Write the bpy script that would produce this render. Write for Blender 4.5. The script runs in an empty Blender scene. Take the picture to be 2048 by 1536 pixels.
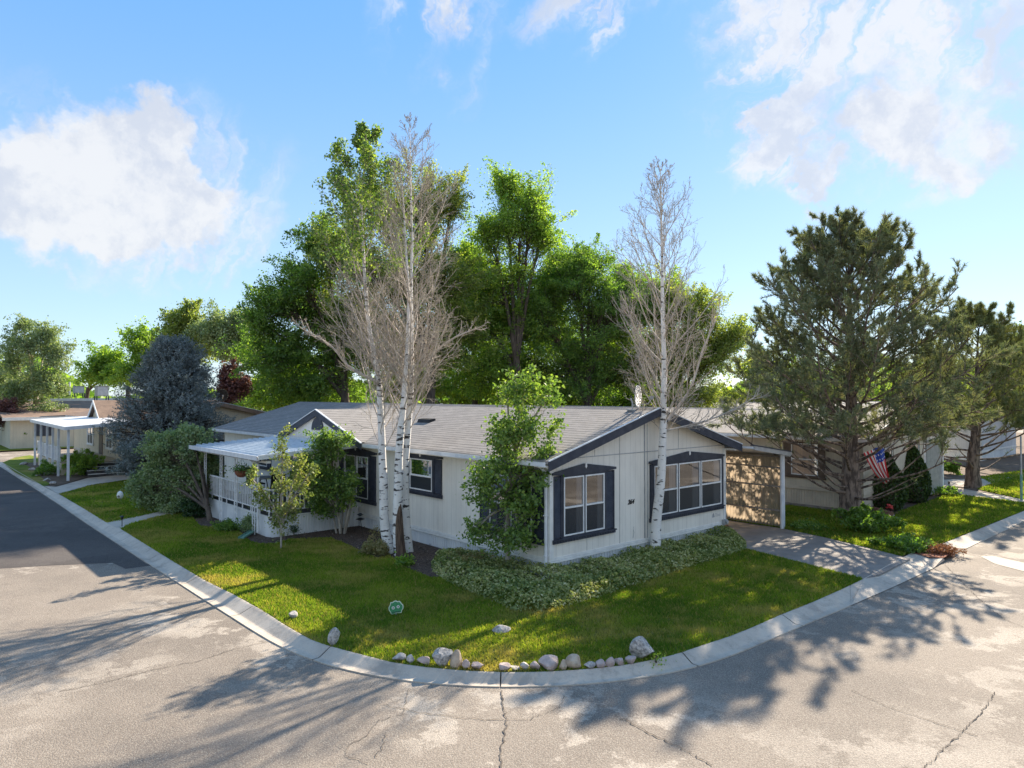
import bpy, bmesh, math, random
import numpy as np
from mathutils import Vector
random.seed(7)
S = bpy.context.scene
COL = S.collection
# ------------------------------------------------------------------ camera
F = 1404.4; PITCH = math.radians(.864); HC = 4.125
cam_d = bpy.data.cameras.new("camera"); cam = bpy.data.objects.new("camera", cam_d); COL.objects.link(cam)
cam_d.sensor_width = 36; cam_d.lens = 36 * F / 2048; cam_d.clip_start = .1; cam_d.clip_end = 3000
cam.location = (0, 0, HC); cam.rotation_euler = (math.radians(90) + PITCH, 0, 0)
S.camera = cam
# ------------------------------------------------------------------ light
AZ = math.radians(36.5)      # sun azimuth, from the view direction towards the right
EL = math.radians(31.4)
S.view_settings.view_transform = 'Standard'; S.view_settings.look = 'None'
S.view_settings.exposure = 1.38; S.view_settings.gamma = 1
sd = bpy.data.lights.new("sun", 'SUN'); sun = bpy.data.objects.new("sun", sd); COL.objects.link(sun)
sd.energy = 5.0; sd.angle = math.radians(.6); sd.color = (1, .87, .70)
sdir = Vector((math.sin(AZ) * math.cos(EL), math.cos(AZ) * math.cos(EL), math.sin(EL)))
sun.rotation_euler = sdir.to_track_quat('Z', 'Y').to_euler(); sun.location = (30, 50, 40)

def ray(px, py):
    a = (px - 1024) / F; b = -(py - 768) / F
    return Vector((a, math.cos(PITCH) - b * math.sin(PITCH), math.sin(PITCH) + b * math.cos(PITCH)))
def P(px, py, z=0.0):
    r = ray(px, py); t = (z - HC) / r.z
    return (r.x * t, r.y * t)
def at(px, py, Y):
    r = ray(px, py); t = Y / r.y
    return np.array([r.x * t, Y, HC + r.z * t])

class NT:
    def __init__(s, tree): s.t = tree; s.n = tree.nodes; s.l = tree.links
    def new(s, typ, **kw):
        n = s.n.new(typ)
        for k, v in kw.items():
            if k.startswith('i_'):
                key = k[2:]; key = int(key) if key.isdigit() else key
                n.inputs[key].default_value = v
            else: setattr(n, k, v)
        return n
    def L(s, a, b): s.l.new(a, b)
    def math(s, op, a, b=None, c=None, clamp=False):
        n = s.n.new('ShaderNodeMath'); n.operation = op; n.use_clamp = clamp
        for i, x in enumerate((a, b, c)):
            if x is None: continue
            if isinstance(x, (int, float)): n.inputs[i].default_value = x
            else: s.l.new(x, n.inputs[i])
        return n.outputs[0]
    def vmath(s, op, a, b=None):
        n = s.n.new('ShaderNodeVectorMath'); n.operation = op
        for i, x in enumerate((a, b)):
            if x is None: continue
            if isinstance(x, tuple): n.inputs[i].default_value = x
            else: s.l.new(x, n.inputs[i])
        return n.outputs['Value'] if op in ('LENGTH', 'DOT_PRODUCT') else n.outputs[0]
    def mix(s, f, a, b, typ='MIX'):
        n = s.n.new('ShaderNodeMix'); n.data_type = 'RGBA'; n.blend_type = typ
        for i, x in ((0, f), (6, a), (7, b)):
            if isinstance(x, (int, float)): n.inputs[i].default_value = x
            elif isinstance(x, tuple): n.inputs[i].default_value = (*x[:3], 1)
            else: s.l.new(x, n.inputs[i])
        return n.outputs[2]
    def ramp(s, x, lo, hi):
        n = s.n.new('ShaderNodeMapRange'); n.interpolation_type = 'SMOOTHSTEP'
        n.inputs[1].default_value = lo; n.inputs[2].default_value = hi; s.l.new(x, n.inputs[0])
        return n.outputs[0]
    def noise(s, vec, scale, detail=4, rough=.55, dist=0):
        n = s.n.new('ShaderNodeTexNoise'); n.inputs['Scale'].default_value = scale
        n.inputs['Detail'].default_value = detail; n.inputs['Roughness'].default_value = rough
        n.inputs['Distortion'].default_value = dist
        if vec is not None: s.l.new(vec, n.inputs['Vector'])
        return n.outputs[0]
# ------------------------------------------------------------------ sky
W = bpy.data.worlds.new("World"); S.world = W; W.use_nodes = True
w = NT(W.node_tree); w.n.clear()
sky = w.new('ShaderNodeTexSky', sky_type='NISHITA', sun_disc=False, sun_elevation=EL, sun_rotation=AZ,
            air_density=1.0, dust_density=.6, ozone_density=1.6, altitude=1300)
hs = w.new('ShaderNodeHueSaturation', i_Saturation=1.12, i_Value=1.0); w.L(sky.outputs[0], hs.inputs['Color'])
tc = w.new('ShaderNodeTexCoord'); D = tc.outputs['Generated']
wn = w.new('ShaderNodeTexNoise', i_Scale=5.0, i_Detail=6.0, i_Roughness=.6); w.L(D, wn.inputs['Vector'])
warp = w.vmath('SCALE', w.vmath('SUBTRACT', wn.outputs[1], (.5, .5, .5)))
warp.node.inputs['Scale'].default_value = .26
Dw = w.vmath('ADD', D, warp)
def blobs(lst, vec):
    tot = None
    for (px, py, rx, ry, wt) in lst:
        c = ray(px, py).normalized(); k = F * 1.0
        sx, sz = k / rx, k / ry
        d = w.vmath('SUBTRACT', vec, tuple(c))
        d = w.vmath('MULTIPLY', d, (sx, sx, sz))
        v = w.math('MULTIPLY', w.math('SUBTRACT', 1.0, w.vmath('LENGTH', d), clamp=True), wt)
        tot = v if tot is None else w.math('ADD', tot, v)
    return tot
cum = [(170, 330, 170, 140, 1.35), (290, 350, 130, 120, 1.0), (50, 400, 170, 120, 1.1), (220, 420, 230, 100, 1.15), (390, 420, 130, 90, .8), (330, 480, 170, 50, .6),
       (1660, 275, 160, 80, .6), (1800, 190, 110, 110, .85), (1770, 270, 140, 70, .7), (2020, 110, 110, 120, .85), (2000, 260, 120, 90, .9), (1880, 315, 85, 45, .9), (1560, 290, 90, 90, .45)]
wis = [(880, 20, 190, 110, .75), (930, 110, 70, 110, .55), (1250, 10, 200, 90, .7), (1255, 90, 40, 90, .4), (1560, 120, 120, 240, .75), (1700, 60, 260, 120, .8), (1520, 280, 130, 150, .8), (1540, 360, 150, 80, .7), (1750, 350, 300, 60, .6), (430, 360, 150, 130, .6), (440, 470, 170, 80, .7), (300, 510, 200, 50, .6), (20, 250, 120, 120, .5), (1900, 40, 240, 160, .6)]
nC = w.noise(Dw, 15.0, 10, .62); nB = w.noise(D, 34.0, 6, .6)
sx_ = w.new('ShaderNodeSeparateXYZ'); w.L(Dw, sx_.inputs[0])
da = w.math('ADD', w.math('MULTIPLY', sx_.outputs[0], .62), w.math('MULTIPLY', sx_.outputs[2], .78))
db = w.math('ADD', w.math('MULTIPLY', sx_.outputs[0], -.78), w.math('MULTIPLY', sx_.outputs[2], .62))
cbx = w.new('ShaderNodeCombineXYZ'); w.L(w.math('MULTIPLY', da, 2.6), cbx.inputs[0]); w.L(w.math('MULTIPLY', db, 13.0), cbx.inputs[1]); w.L(sx_.outputs[1], cbx.inputs[2])
nS = w.noise(cbx.outputs[0], 1.3, 8, .6)
S1 = blobs(cum, Dw)
a1 = w.math('ADD', S1, w.math('ADD', w.math('MULTIPLY', w.math('SUBTRACT', nC, .5), 1.3), w.math('MULTIPLY', w.math('SUBTRACT', nB, .5), .2)))
a1 = w.ramp(a1, .24, .95)
a2 = w.math('MULTIPLY', blobs(wis, Dw), w.ramp(nS, .34, .70))
a2 = w.math('MULTIPLY', w.ramp(a2, .0, .45), .82)
far = w.noise(w.vmath('MULTIPLY', D, (3, 3, 9)), 1.0, 6, .6)
sepD = w.new('ShaderNodeSeparateXYZ'); w.L(D, sepD.inputs[0])
behind = w.math('MULTIPLY', w.math('MULTIPLY', w.ramp(far, .40, .60), .8), w.ramp(sepD.outputs[1], .1, -.3))  # unseen clouds behind the camera, added and enlarged as neutral fill light
al = w.math('MAXIMUM', w.math('MAXIMUM', w.math('MULTIPLY', a1, .86), a2), behind)
shade = w.ramp(w.math('ADD', w.noise(Dw, 9.0, 7, .6), w.math('MULTIPLY', w.math('SUBTRACT', nB, .5), .5)), .34, .62)
ccol = w.mix(shade, (2.35, 2.45, 2.7), (3.05, 3.03, 3.03))
horiz = w.ramp(sepD.outputs[2], .55, -.02)
grad = w.mix(horiz, (.60, 1.56, 3.15), (1.80, 2.45, 3.05))
skt = w.mix(.80, hs.outputs[0], grad)
fin = w.mix(al, skt, ccol)
bg = w.new('ShaderNodeBackground', i_Strength=.12); w.L(fin, bg.inputs[0])
wo = w.new('ShaderNodeOutputWorld'); w.L(bg.outputs[0], wo.inputs[0])

# ------------------------------------------------------------------ materials
MATS = {}
def newmat(name):
    m = bpy.data.materials.new(name); m.use_nodes = True; t = NT(m.node_tree); t.n.clear()
    out = t.new('ShaderNodeOutputMaterial'); b = t.new('ShaderNodeBsdfPrincipled'); t.L(b.outputs[0], out.inputs[0])
    MATS[name] = m
    return m, t, b, out
def objc(t): return t.new('ShaderNodeTexCoord').outputs['Object']
def bump(t, b, h, strength=.3, dist=.02):
    n = t.new('ShaderNodeBump', i_Strength=strength, i_Distance=dist); t.L(h, n.inputs['Height']); t.L(n.outputs[0], b.inputs['Normal'])
def nm(name, c1, c2=None, scale=3.0, rough=.8, bmp=0, bscale=40, metal=0, detail=5, spec=.3, lo=.35, hi=.65, stretch=None):
    m, t, b, o = newmat(name); c2 = c2 or tuple(x * .8 for x in c1)
    v = objc(t)
    vv = t.vmath('MULTIPLY', v, stretch) if stretch else v
    t.L(t.mix(t.ramp(t.noise(vv, scale, detail, .6), lo, hi), c1, c2), b.inputs['Base Color'])
    b.inputs['Roughness'].default_value = rough; b.inputs['Metallic'].default_value = metal
    b.inputs['Specular IOR Level'].default_value = spec
    if bmp: bump(t, b, t.noise(vv, bscale, 4, .6), bmp, .02)
    return m
def leafmat(name, cols, trans=.4, rough=.55):
    m, t, b, o = newmat(name); t.n.remove(b)
    a = t.new('ShaderNodeAttribute', attribute_name='rnd')
    r = t.new('ShaderNodeValToRGB'); r.color_ramp.elements.remove(r.color_ramp.elements[1])
    for i, c in enumerate(cols):
        e = r.color_ramp.elements[0] if i == 0 else r.color_ramp.elements.new(i / (len(cols) - 1))
        e.position = i / max(1, len(cols) - 1); e.color = (*c, 1)
    t.L(a.outputs['Fac'], r.inputs[0])
    d = t.new('ShaderNodeBsdfDiffuse'); tr = t.new('ShaderNodeBsdfTranslucent'); g = t.new('ShaderNodeBsdfGlossy', i_Roughness=rough)
    t.L(r.outputs[0], d.inputs[0])
    tint = t.mix(1.0, r.outputs[0], (1.30, 1.35, .62), 'MULTIPLY'); t.L(tint, tr.inputs[0])
    m1 = t.new('ShaderNodeMixShader', i_Fac=trans); t.L(d.outputs[0], m1.inputs[1]); t.L(tr.outputs[0], m1.inputs[2])
    m2 = t.new('ShaderNodeMixShader', i_Fac=.045); t.L(m1.outputs[0], m2.inputs[1]); t.L(g.outputs[0], m2.inputs[2])
    t.L(m2.outputs[0], o.inputs[0])
    return m
def siding(name, c, pitch=.2, c2=None, gw=.045):
    m, t, b, o = newmat(name); v = objc(t)
    s = t.new('ShaderNodeSeparateXYZ'); t.L(v, s.inputs[0])
    x = t.math('DIVIDE', t.math('ADD', s.outputs[0], s.outputs[1]), pitch)
    g = t.math('LESS_THAN', t.math('FRACT', x), gw)
    n = t.ramp(t.noise(t.vmath('MULTIPLY', v, (1.2, 1.2, .5)), 1.6, 6, .65), .35, .75)
    st = t.ramp(t.noise(t.vmath('MULTIPLY', v, (9, 9, .5)), 1.0, 4, .6), .5, .8)
    base = t.mix(n, c, c2 or tuple(k * .86 for k in c))
    base = t.mix(t.math('MULTIPLY', st, .28), base, tuple(k * .62 for k in c))
    base = t.mix(t.math('MULTIPLY', g, .42), base, tuple(k * .45 for k in c))
    t.L(base, b.inputs['Base Color']); b.inputs['Roughness'].default_value = .75; b.inputs['Specular IOR Level'].default_value = .25
    h = t.math('ADD', t.math('MULTIPLY', g, -1.0), t.math('MULTIPLY', t.noise(t.vmath('MULTIPLY', v, (60, 60, 4)), 1.0, 3), .12))
    bump(t, b, h, .5, .01)
    return m
def shingle(name, c1, c2, c3, swap=False):
    m, t, b, o = newmat(name); v = objc(t)
    s = t.new('ShaderNodeSeparateXYZ'); t.L(v, s.inputs[0]); cb = t.new('ShaderNodeCombineXYZ')
    t.L(s.outputs[0 if swap else 1], cb.inputs[0]); t.L(s.outputs[1 if swap else 0], cb.inputs[1])
    br = t.new('ShaderNodeTexBrick', i_Scale=1.0); br.inputs['Brick Width'].default_value = .31; br.inputs['Row Height'].default_value = .137; br.inputs['Mortar Size'].default_value = .004; br.inputs['Bias'].default_value = 0
    br.inputs['Color1'].default_value = (*c1, 1); br.inputs['Color2'].default_value = (*c2, 1); br.inputs['Mortar'].default_value = (*[x * .5 for x in c1], 1)
    t.L(cb.outputs[0], br.inputs['Vector'])
    row = t.math('LESS_THAN', t.math('FRACT', t.math('DIVIDE', s.outputs[1 if swap else 0], .16)), .34)
    tab = t.ramp(t.noise(t.vmath('MULTIPLY', cb.outputs[0], (3.2, 7.3, 1)), 1.0, 1), .36, .5)
    bmix = t.mix(t.math('MULTIPLY', row, t.math('MULTIPLY_ADD', tab, .55, .45)), br.outputs[0], c3)
    n = t.noise(v, 1.1, 5, .6); base = t.mix(t.ramp(n, .3, .8), bmix, t.mix(1.0, bmix, (.78, .78, .80), 'MULTIPLY'))
    n2 = t.noise(v, 90, 2, .5); base = t.mix(.28, base, t.mix(n2, (.04, .04, .045), (.75, .72, .68)))
    t.L(base, b.inputs['Base Color']); b.inputs['Roughness'].default_value = .92; b.inputs['Specular IOR Level'].default_value = .15
    bump(t, b, t.math('ADD', t.math('MULTIPLY', row, -1.0), t.math('MULTIPLY', n2, .25)), .7, .015)
    return m

siding('siding_white', (.83, .785, .70), .203)
siding('siding_beige', (.60, .54, .43), .2)
siding('siding_tan', (.66, .56, .40), .2)
siding('siding_grey', (.55, .56, .57), .2)
nm('skirt_white', (.74, .75, .74), (.62, .64, .65), 2, .6, stretch=(1, 1, .4))
nm('skirt_beige', (.60, .54, .44), (.50, .45, .37), 2, .6)
nm('trim_white', (.80, .79, .75), (.68, .67, .64), 4, .5)
nm('trim_dark', (.035, .040, .058), (.055, .060, .078), 5, .55, .2, 60)
nm('trim_brown', (.16, .115, .085), (.11, .08, .06), 5, .6)
nm('sash', (.82, .82, .80), (.70, .70, .70), 8, .4)
nm('curtain', (.80, .80, .78), (.62, .62, .62), 2, .9, .6, 1, stretch=(22, 22, .3))
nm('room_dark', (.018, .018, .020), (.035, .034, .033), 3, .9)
nm('screen', (.055, .06, .065), (.085, .09, .095), 3, .85)
shingle('shingle_grey', (.29, .272, .255), (.215, .203, .192), (.07, .066, .066))
shingle('shingle_grey_swap', (.29, .272, .255), (.215, .203, .192), (.07, .066, .066), True)
nm('roof_brown', (.27, .19, .14), (.20, .14, .105), 3, .9, .4, 30)
nm('roof_pale', (.34, .31, .28), (.26, .24, .22), 4, .9, .4, 30)
nm('roof_flat', (.17, .12, .095), (.24, .17, .13), 1, .9)
nm('metal_white', (.74, .76, .78), (.60, .63, .67), 3, .35, spec=.5)
nm('metal_blue', (.40, .46, .52), (.50, .55, .60), 2, .45, spec=.5)
nm('metal_grey', (.42, .43, .44), (.32, .33, .34), 6, .5, metal=.3)
nm('metal_green', (.12, .26, .20), (.20, .36, .30), 6, .5)
nm('black', (.015, .015, .016), (.03, .03, .03), 6, .6)
nm('crack', (.10, .088, .078), (.17, .15, .13), 6, 1.0, spec=0)
nm('deck', (.06, .055, .055), (.09, .085, .08), 2, .8)
nm('wood_grey', (.30, .27, .24), (.20, .18, .16), 3, .85, stretch=(1, 1, .2))
nm('wicker', (.25, .10, .06), (.16, .06, .04), 30, .9)
nm('petal_red', (.65, .04, .05), (.8, .15, .12), 20, .6)
nm('brick_edge', (.32, .17, .12), (.22, .12, .09), 12, .9)
nm('flag_red', (.62, .04, .05), (.55, .04, .05), 5, .8)
nm('flag_white', (.80, .78, .76), (.74, .72, .70), 5, .8)
nm('flag_blue', (.03, .07, .38), (.04, .09, .42), 5, .8)
nm('sign_green', (.05, .24, .10), (.08, .32, .15), 25, .6)
nm('sign_cream', (.72, .78, .62), (.62, .70, .55), 25, .6)
nm('plastic_black', (.01, .01, .01), (.02, .02, .02), 10, .3, spec=.5)
nm('rock_grey', (.52, .48, .43), (.24, .22, .21), 14, .9, .8, 22, detail=8)
nm('rock_speckle', (.50, .47, .43), (.20, .19, .18), 24, .9, .9, 20, detail=9, lo=.38, hi=.66)
nm('rock_tan', (.50, .41, .31), (.34, .26, .19), 9, .9, .7, 18, detail=8)
nm('rock_pink', (.50, .40, .36), (.36, .28, .25), 8, .9, .6, 18, detail=8)
nm('mulch', (.050, .034, .026), (.13, .095, .075), 22, 1, 1, 30, detail=8)
nm('mulch_red', (.30, .11, .06), (.16, .07, .045), 30, 1, 1, 30, detail=8)
nm('soil', (.17, .12, .085), (.10, .075, .055), 3, 1, .6, 20, detail=8)
nm('bark_pine', (.26, .20, .16), (.085, .065, .055), 9, .95, 1, 8, detail=8, stretch=(1, 1, .3), lo=.4, hi=.6)
nm('bark_brown', (.14, .11, .085), (.07, .055, .045), 9, .95, .8, 10, stretch=(1, 1, .3))
nm('bark_pale', (.42, .38, .32), (.25, .22, .18), 9, .95, .5, 10, stretch=(1, 1, .3))
nm('wound', (.17, .115, .08), (.065, .045, .035), 18, .95, 1, 10, stretch=(1, 1, .15))
nm('twig_pale', (.47, .42, .35), (.32, .28, .235), 4, .9)
nm('twig_dark', (.16, .12, .095), (.11, .085, .07), 4, .9)
# aspen bark
m, t, b, o = newmat('bark_white'); v = objc(t)
base = t.mix(t.ramp(t.noise(v, 2.2, 4), .3, .8), (.80, .78, .74), (.62, .60, .57))
sc = t.ramp(t.noise(t.vmath('MULTIPLY', v, (4, 4, 13)), 1.0, 3, .55), .575, .63)
sc2 = t.ramp(t.noise(t.vmath('MULTIPLY', v, (7, 7, 60)), 1.0, 3, .5), .60, .72)
base = t.mix(t.math('MULTIPLY', sc2, .45), base, (.33, .30, .27)); base = t.mix(sc, base, (.045, .04, .038))
t.L(base, b.inputs['Base Color']); b.inputs['Roughness'].default_value = .8; bump(t, b, sc, .4, .02)
# glass
m, t, b, o = newmat('glass'); t.n.remove(b)
tr = t.new('ShaderNodeBsdfTransparent', i_Color=(.42, .45, .50, 1)); gl = t.new('ShaderNodeBsdfGlossy', i_Roughness=.03, i_Color=(1, 1, 1, 1))
fr = t.new('ShaderNodeFresnel', i_IOR=1.8); mx = t.new('ShaderNodeMixShader')
bpn = t.new('ShaderNodeBump', i_Strength=.05, i_Distance=.02); t.L(t.noise(objc(t), 1.6, 2), bpn.inputs['Height']); t.L(bpn.outputs[0], gl.inputs['Normal'])
t.L(t.math('ADD', fr.outputs[0], .06, clamp=True), mx.inputs[0]); t.L(tr.outputs[0], mx.inputs[1]); t.L(gl.outputs[0], mx.inputs[2]); t.L(mx.outputs[0], o.inputs[0])
m, t, b, o = newmat('glass_screen'); b.inputs['Base Color'].default_value = (.035, .042, .052, 1); b.inputs['Roughness'].default_value = .35; b.inputs['Specular IOR Level'].default_value = .35
b.inputs['Alpha'].default_value = .78
# translucent corrugated fibreglass
m, t, b, o = newmat('fibreglass'); t.n.remove(b); v = objc(t)
n = t.ramp(t.noise(v, 2.0, 5, .6), .3, .75)
c = t.mix(n, (.56, .46, .34), (.38, .31, .24))
c = t.mix(t.math('MULTIPLY', t.ramp(t.noise(t.vmath('MULTIPLY', v, (5, 5, .3)), 1.0, 3), .45, .8), .5), c, (.30, .24, .18))
d = t.new('ShaderNodeBsdfDiffuse'); tl = t.new('ShaderNodeBsdfTranslucent'); tp = t.new('ShaderNodeBsdfTransparent', i_Color=(.8, .7, .55, 1))
t.L(c, d.inputs[0]); t.L(c, tl.inputs[0]); m1 = t.new('ShaderNodeMixShader', i_Fac=.68); t.L(d.outputs[0], m1.inputs[1]); t.L(tl.outputs[0], m1.inputs[2])
m2 = t.new('ShaderNodeMixShader', i_Fac=.14); t.L(m1.outputs[0], m2.inputs[1]); t.L(tp.outputs[0], m2.inputs[2]); t.L(m2.outputs[0], o.inputs[0])
# asphalt
def asphalt(name, c1, c2, c3, worn=.5):
    m, t, b, o = newmat(name); v = objc(t)
    big = t.ramp(t.noise(v, .30, 5, .6), .40, .64)
    med = t.ramp(t.noise(t.vmath('ADD', v, (31, 7, 0)), .75, 12, .72), .505, .555)
    zone = t.ramp(t.noise(t.vmath('ADD', v, (3, 17, 0)), .22, 3, .5), .40, .58)
    fine = t.noise(v, 42, 3, .75); vo = t.new('ShaderNodeTexVoronoi', i_Scale=48.0); t.L(v, vo.inputs['Vector'])
    base = t.mix(big, c1, c2); base = t.mix(t.math('MULTIPLY', t.math('MULTIPLY', med, zone), worn), base, c3)
    base = t.mix(t.math('MULTIPLY', t.ramp(t.noise(v, 6, 8, .75), .52, .62), .22), base, t.mix(1.0, base, (.6, .6, .6), 'MULTIPLY'))
    base = t.mix(t.math('MULTIPLY', t.ramp(fine, .38, .64), .70), base, t.mix(1.0, base, (.50, .50, .50), 'MULTIPLY'))
    base = t.mix(t.math('MULTIPLY', t.ramp(vo.outputs[0], .36, .05), .60), base, tuple(min(.62, x * 1.5) for x in c3))
    t.L(base, b.inputs['Base Color']); b.inputs['Roughness'].default_value = .9; b.inputs['Specular IOR Level'].default_value = .2
    bump(t, b, t.math('ADD', fine, vo.outputs[0]), .5, .01)
asphalt('asphalt_worn', (.29, .247, .203), (.225, .192, .160), (.45, .395, .33), .85)
asphalt('asphalt_dark', (.108, .095, .088), (.085, .076, .071), (.15, .135, .122), .4)
asphalt('asphalt_mid', (.17, .152, .14), (.145, .13, .12), (.23, .205, .185), .5)
m, t, b, o = newmat('concrete'); v = objc(t)
base = t.mix(t.ramp(t.noise(v, .9, 7, .65), .35, .7), (.56, .49, .40), (.42, .365, .30))
base = t.mix(t.math('MULTIPLY', t.ramp(t.noise(v, 9, 6, .7), .5, .75), .45), base, (.24, .215, .19)); base = t.mix(t.math('MULTIPLY', t.ramp(t.noise(v, 2.1, 9, .75), .52, .62), .38), base, (.23, .20, .17))
base = t.mix(t.math('MULTIPLY', t.ramp(t.noise(v, 90, 2, .7), .45, .7), .3), base, (.22, .21, .20))
t.L(base, b.inputs['Base Color']); b.inputs['Roughness'].default_value = .9; bump(t, b, t.noise(v, 70, 4, .7), .3, .01)
nm('drive', (.27, .245, .22), (.205, .185, .168), 1.2, .9, .3, 60, detail=8)
# grass (blades and the sheet under them share colour by position)
GC = dict(g1=(.120, .205, .028), g2=(.25, .325, .042), straw=(.50, .385, .15), dark=(.035, .065, .012))
def grassmat(name, blade, dry=.72):
    m, t, b, o = newmat(name); v = objc(t) if not blade else t.new('ShaderNodeNewGeometry').outputs['Position']
    n1 = t.ramp(t.noise(v, .55, 5, .6), .35, .65); n2 = t.ramp(t.noise(t.vmath('ADD', v, (13, 5, 0)), .45, 5, .64), .47, .64)
    c = t.mix(n1, GC['g1'], GC['g2']); c = t.mix(t.math('MULTIPLY', n2, dry), c, GC['straw'])
    if blade:
        a = t.new('ShaderNodeAttribute', attribute_name='rnd')
        c = t.mix(t.ramp(a.outputs['Fac'], .78, .95), c, (.36, .29, .11)); c = t.mix(t.math('MULTIPLY', t.ramp(a.outputs['Fac'], .35, .0), .6), c, GC['dark'])
        t.n.remove(b); d = t.new('ShaderNodeBsdfDiffuse'); tl = t.new('ShaderNodeBsdfTranslucent')
        t.L(c, d.inputs[0]); t.L(t.mix(1.0, c, (1.5, 1.5, .6), 'MULTIPLY'), tl.inputs[0])
        ms = t.new('ShaderNodeMixShader', i_Fac=.46); t.L(d.outputs[0], ms.inputs[1]); t.L(tl.outputs[0], ms.inputs[2]); t.L(ms.outputs[0], o.inputs[0])
    else:
        c = t.mix(.45, c, (.09, .085, .035)); t.L(c, b.inputs['Base Color']); b.inputs['Roughness'].default_value = 1
        b.inputs['Specular IOR Level'].default_value = .05; bump(t, b, t.noise(v, 30, 5, .7), .8, .03)
grassmat('lawn_sheet', False); grassmat('blade', True)
grassmat('lush_sheet', False, .08); grassmat('lush_blade', True, .08)

# ------------------------------------------------------------------ mesh helpers
def tag(o, label=None, cat=None, group=None, kind=None):
    if label: o['label'] = label
    if cat: o['category'] = cat
    if group: o['group'] = group
    if kind: o['kind'] = kind
    return o
def thing(name, label, cat, loc=(0, 0, 0), rz=0, group=None):
    o = bpy.data.objects.new(name, None); COL.objects.link(o); o.location = loc; o.rotation_euler = (0, 0, rz)
    o.empty_display_size = .2
    return tag(o, label, cat, group)
class MB:
    def __init__(s): s.v = []; s.f = []; s.m = []
    def poly(s, pts, m=0):
        i = len(s.v); s.v += [tuple(p) for p in pts]; s.f.append(tuple(range(i, i + len(pts)))); s.m.append(m); return s
    def hexa(s, p, m=0):   # 8 points: bottom 4, top 4
        i = len(s.v); s.v += [tuple(q) for q in p]
        for f in ((3, 2, 1, 0), (4, 5, 6, 7), (0, 1, 5, 4), (1, 2, 6, 5), (2, 3, 7, 6), (3, 0, 4, 7)):
            s.f.append(tuple(i + k for k in f)); s.m.append(m)
        return s
    def box(s, x0, y0, z0, x1, y1, z1, m=0):
        return s.hexa([(x0, y0, z0), (x1, y0, z0), (x1, y1, z0), (x0, y1, z0), (x0, y0, z1), (x1, y0, z1), (x1, y1, z1), (x0, y1, z1)], m)
    def prism(s, pts2, a0, a1, fn, m=0):   # polygon pts2 extruded between a0 and a1, fn(p, a) -> xyz
        n = len(pts2); i = len(s.v); s.v += [fn(p, a0) for p in pts2] + [fn(p, a1) for p in pts2]
        s.f.append(tuple(range(i, i + n))[::-1]); s.m.append(m); s.f.append(tuple(range(i + n, i + 2 * n))); s.m.append(m)
        for k in range(n):
            q = (k + 1) % n; s.f.append((i + k, i + q, i + n + q, i + n + k)); s.m.append(m)
        return s
    def tube(s, pts, r, n=8, m=0, caps=True):
        pts = [Vector(p) for p in pts]; rr = r if isinstance(r, (list, tuple)) else [r] * len(pts); i0 = len(s.v)
        for k, p in enumerate(pts):
            t = (pts[min(k + 1, len(pts) - 1)] - pts[max(k - 1, 0)]).normalized()
            ref = Vector((0, 0, 1)) if abs(t.z) < .9 else Vector((1, 0, 0)); a = t.cross(ref).normalized(); b = t.cross(a)
            for j in range(n):
                th = 2 * math.pi * j / n; s.v.append(tuple(p + rr[k] * (math.cos(th) * a + math.sin(th) * b)))
        for k in range(len(pts) - 1):
            for j in range(n):
                q = (j + 1) % n; s.f.append((i0 + k * n + j, i0 + k * n + q, i0 + (k + 1) * n + q, i0 + (k + 1) * n + j)); s.m.append(m)
        if caps:
            s.f.append(tuple(range(i0, i0 + n))[::-1]); s.m.append(m); e = i0 + (len(pts) - 1) * n; s.f.append(tuple(range(e, e + n))); s.m.append(m)
        return s
    def build(s, name, mat, parent=None, smooth=False, fn=None, recalc=True):
        me = bpy.data.meshes.new(name); vs = [fn(p) for p in s.v] if fn else s.v
        me.from_pydata(vs, [], s.f)
        for x in (mat if isinstance(mat, (list, tuple)) else [mat]): me.materials.append(MATS[x])
        me.polygons.foreach_set('material_index', s.m)
        if recalc:
            bm = bmesh.new(); bm.from_mesh(me); bmesh.ops.recalc_face_normals(bm, faces=bm.faces); bm.to_mesh(me); bm.free()
        if smooth: me.polygons.foreach_set('use_smooth', [True] * len(me.polygons))
        o = bpy.data.objects.new(name, me); COL.objects.link(o); o.parent = parent
        return o
def np_mesh(name, V, Fq, mat, parent=None, rnd=None, smooth=False):
    V = np.asarray(V, np.float32); Fq = np.asarray(Fq, np.int32); k = Fq.shape[1]
    me = bpy.data.meshes.new(name); me.vertices.add(len(V)); me.vertices.foreach_set('co', V.ravel())
    me.loops.add(Fq.size); me.loops.foreach_set('vertex_index', Fq.ravel())
    me.polygons.add(len(Fq)); me.polygons.foreach_set('loop_start', np.arange(0, Fq.size, k, dtype=np.int32))
    me.update(calc_edges=True)
    if rnd is not None:
        a = me.attributes.new('rnd', 'FLOAT', 'FACE'); a.data.foreach_set('value', np.asarray(rnd, np.float32))
    if smooth: me.polygons.foreach_set('use_smooth', np.ones(len(Fq), bool))
    me.materials.append(MATS[mat])
    o = bpy.data.objects.new(name, me); COL.objects.link(o); o.parent = parent
    return o
def unit(a): return a / np.maximum(np.linalg.norm(a, axis=-1, keepdims=True), 1e-9)
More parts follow.
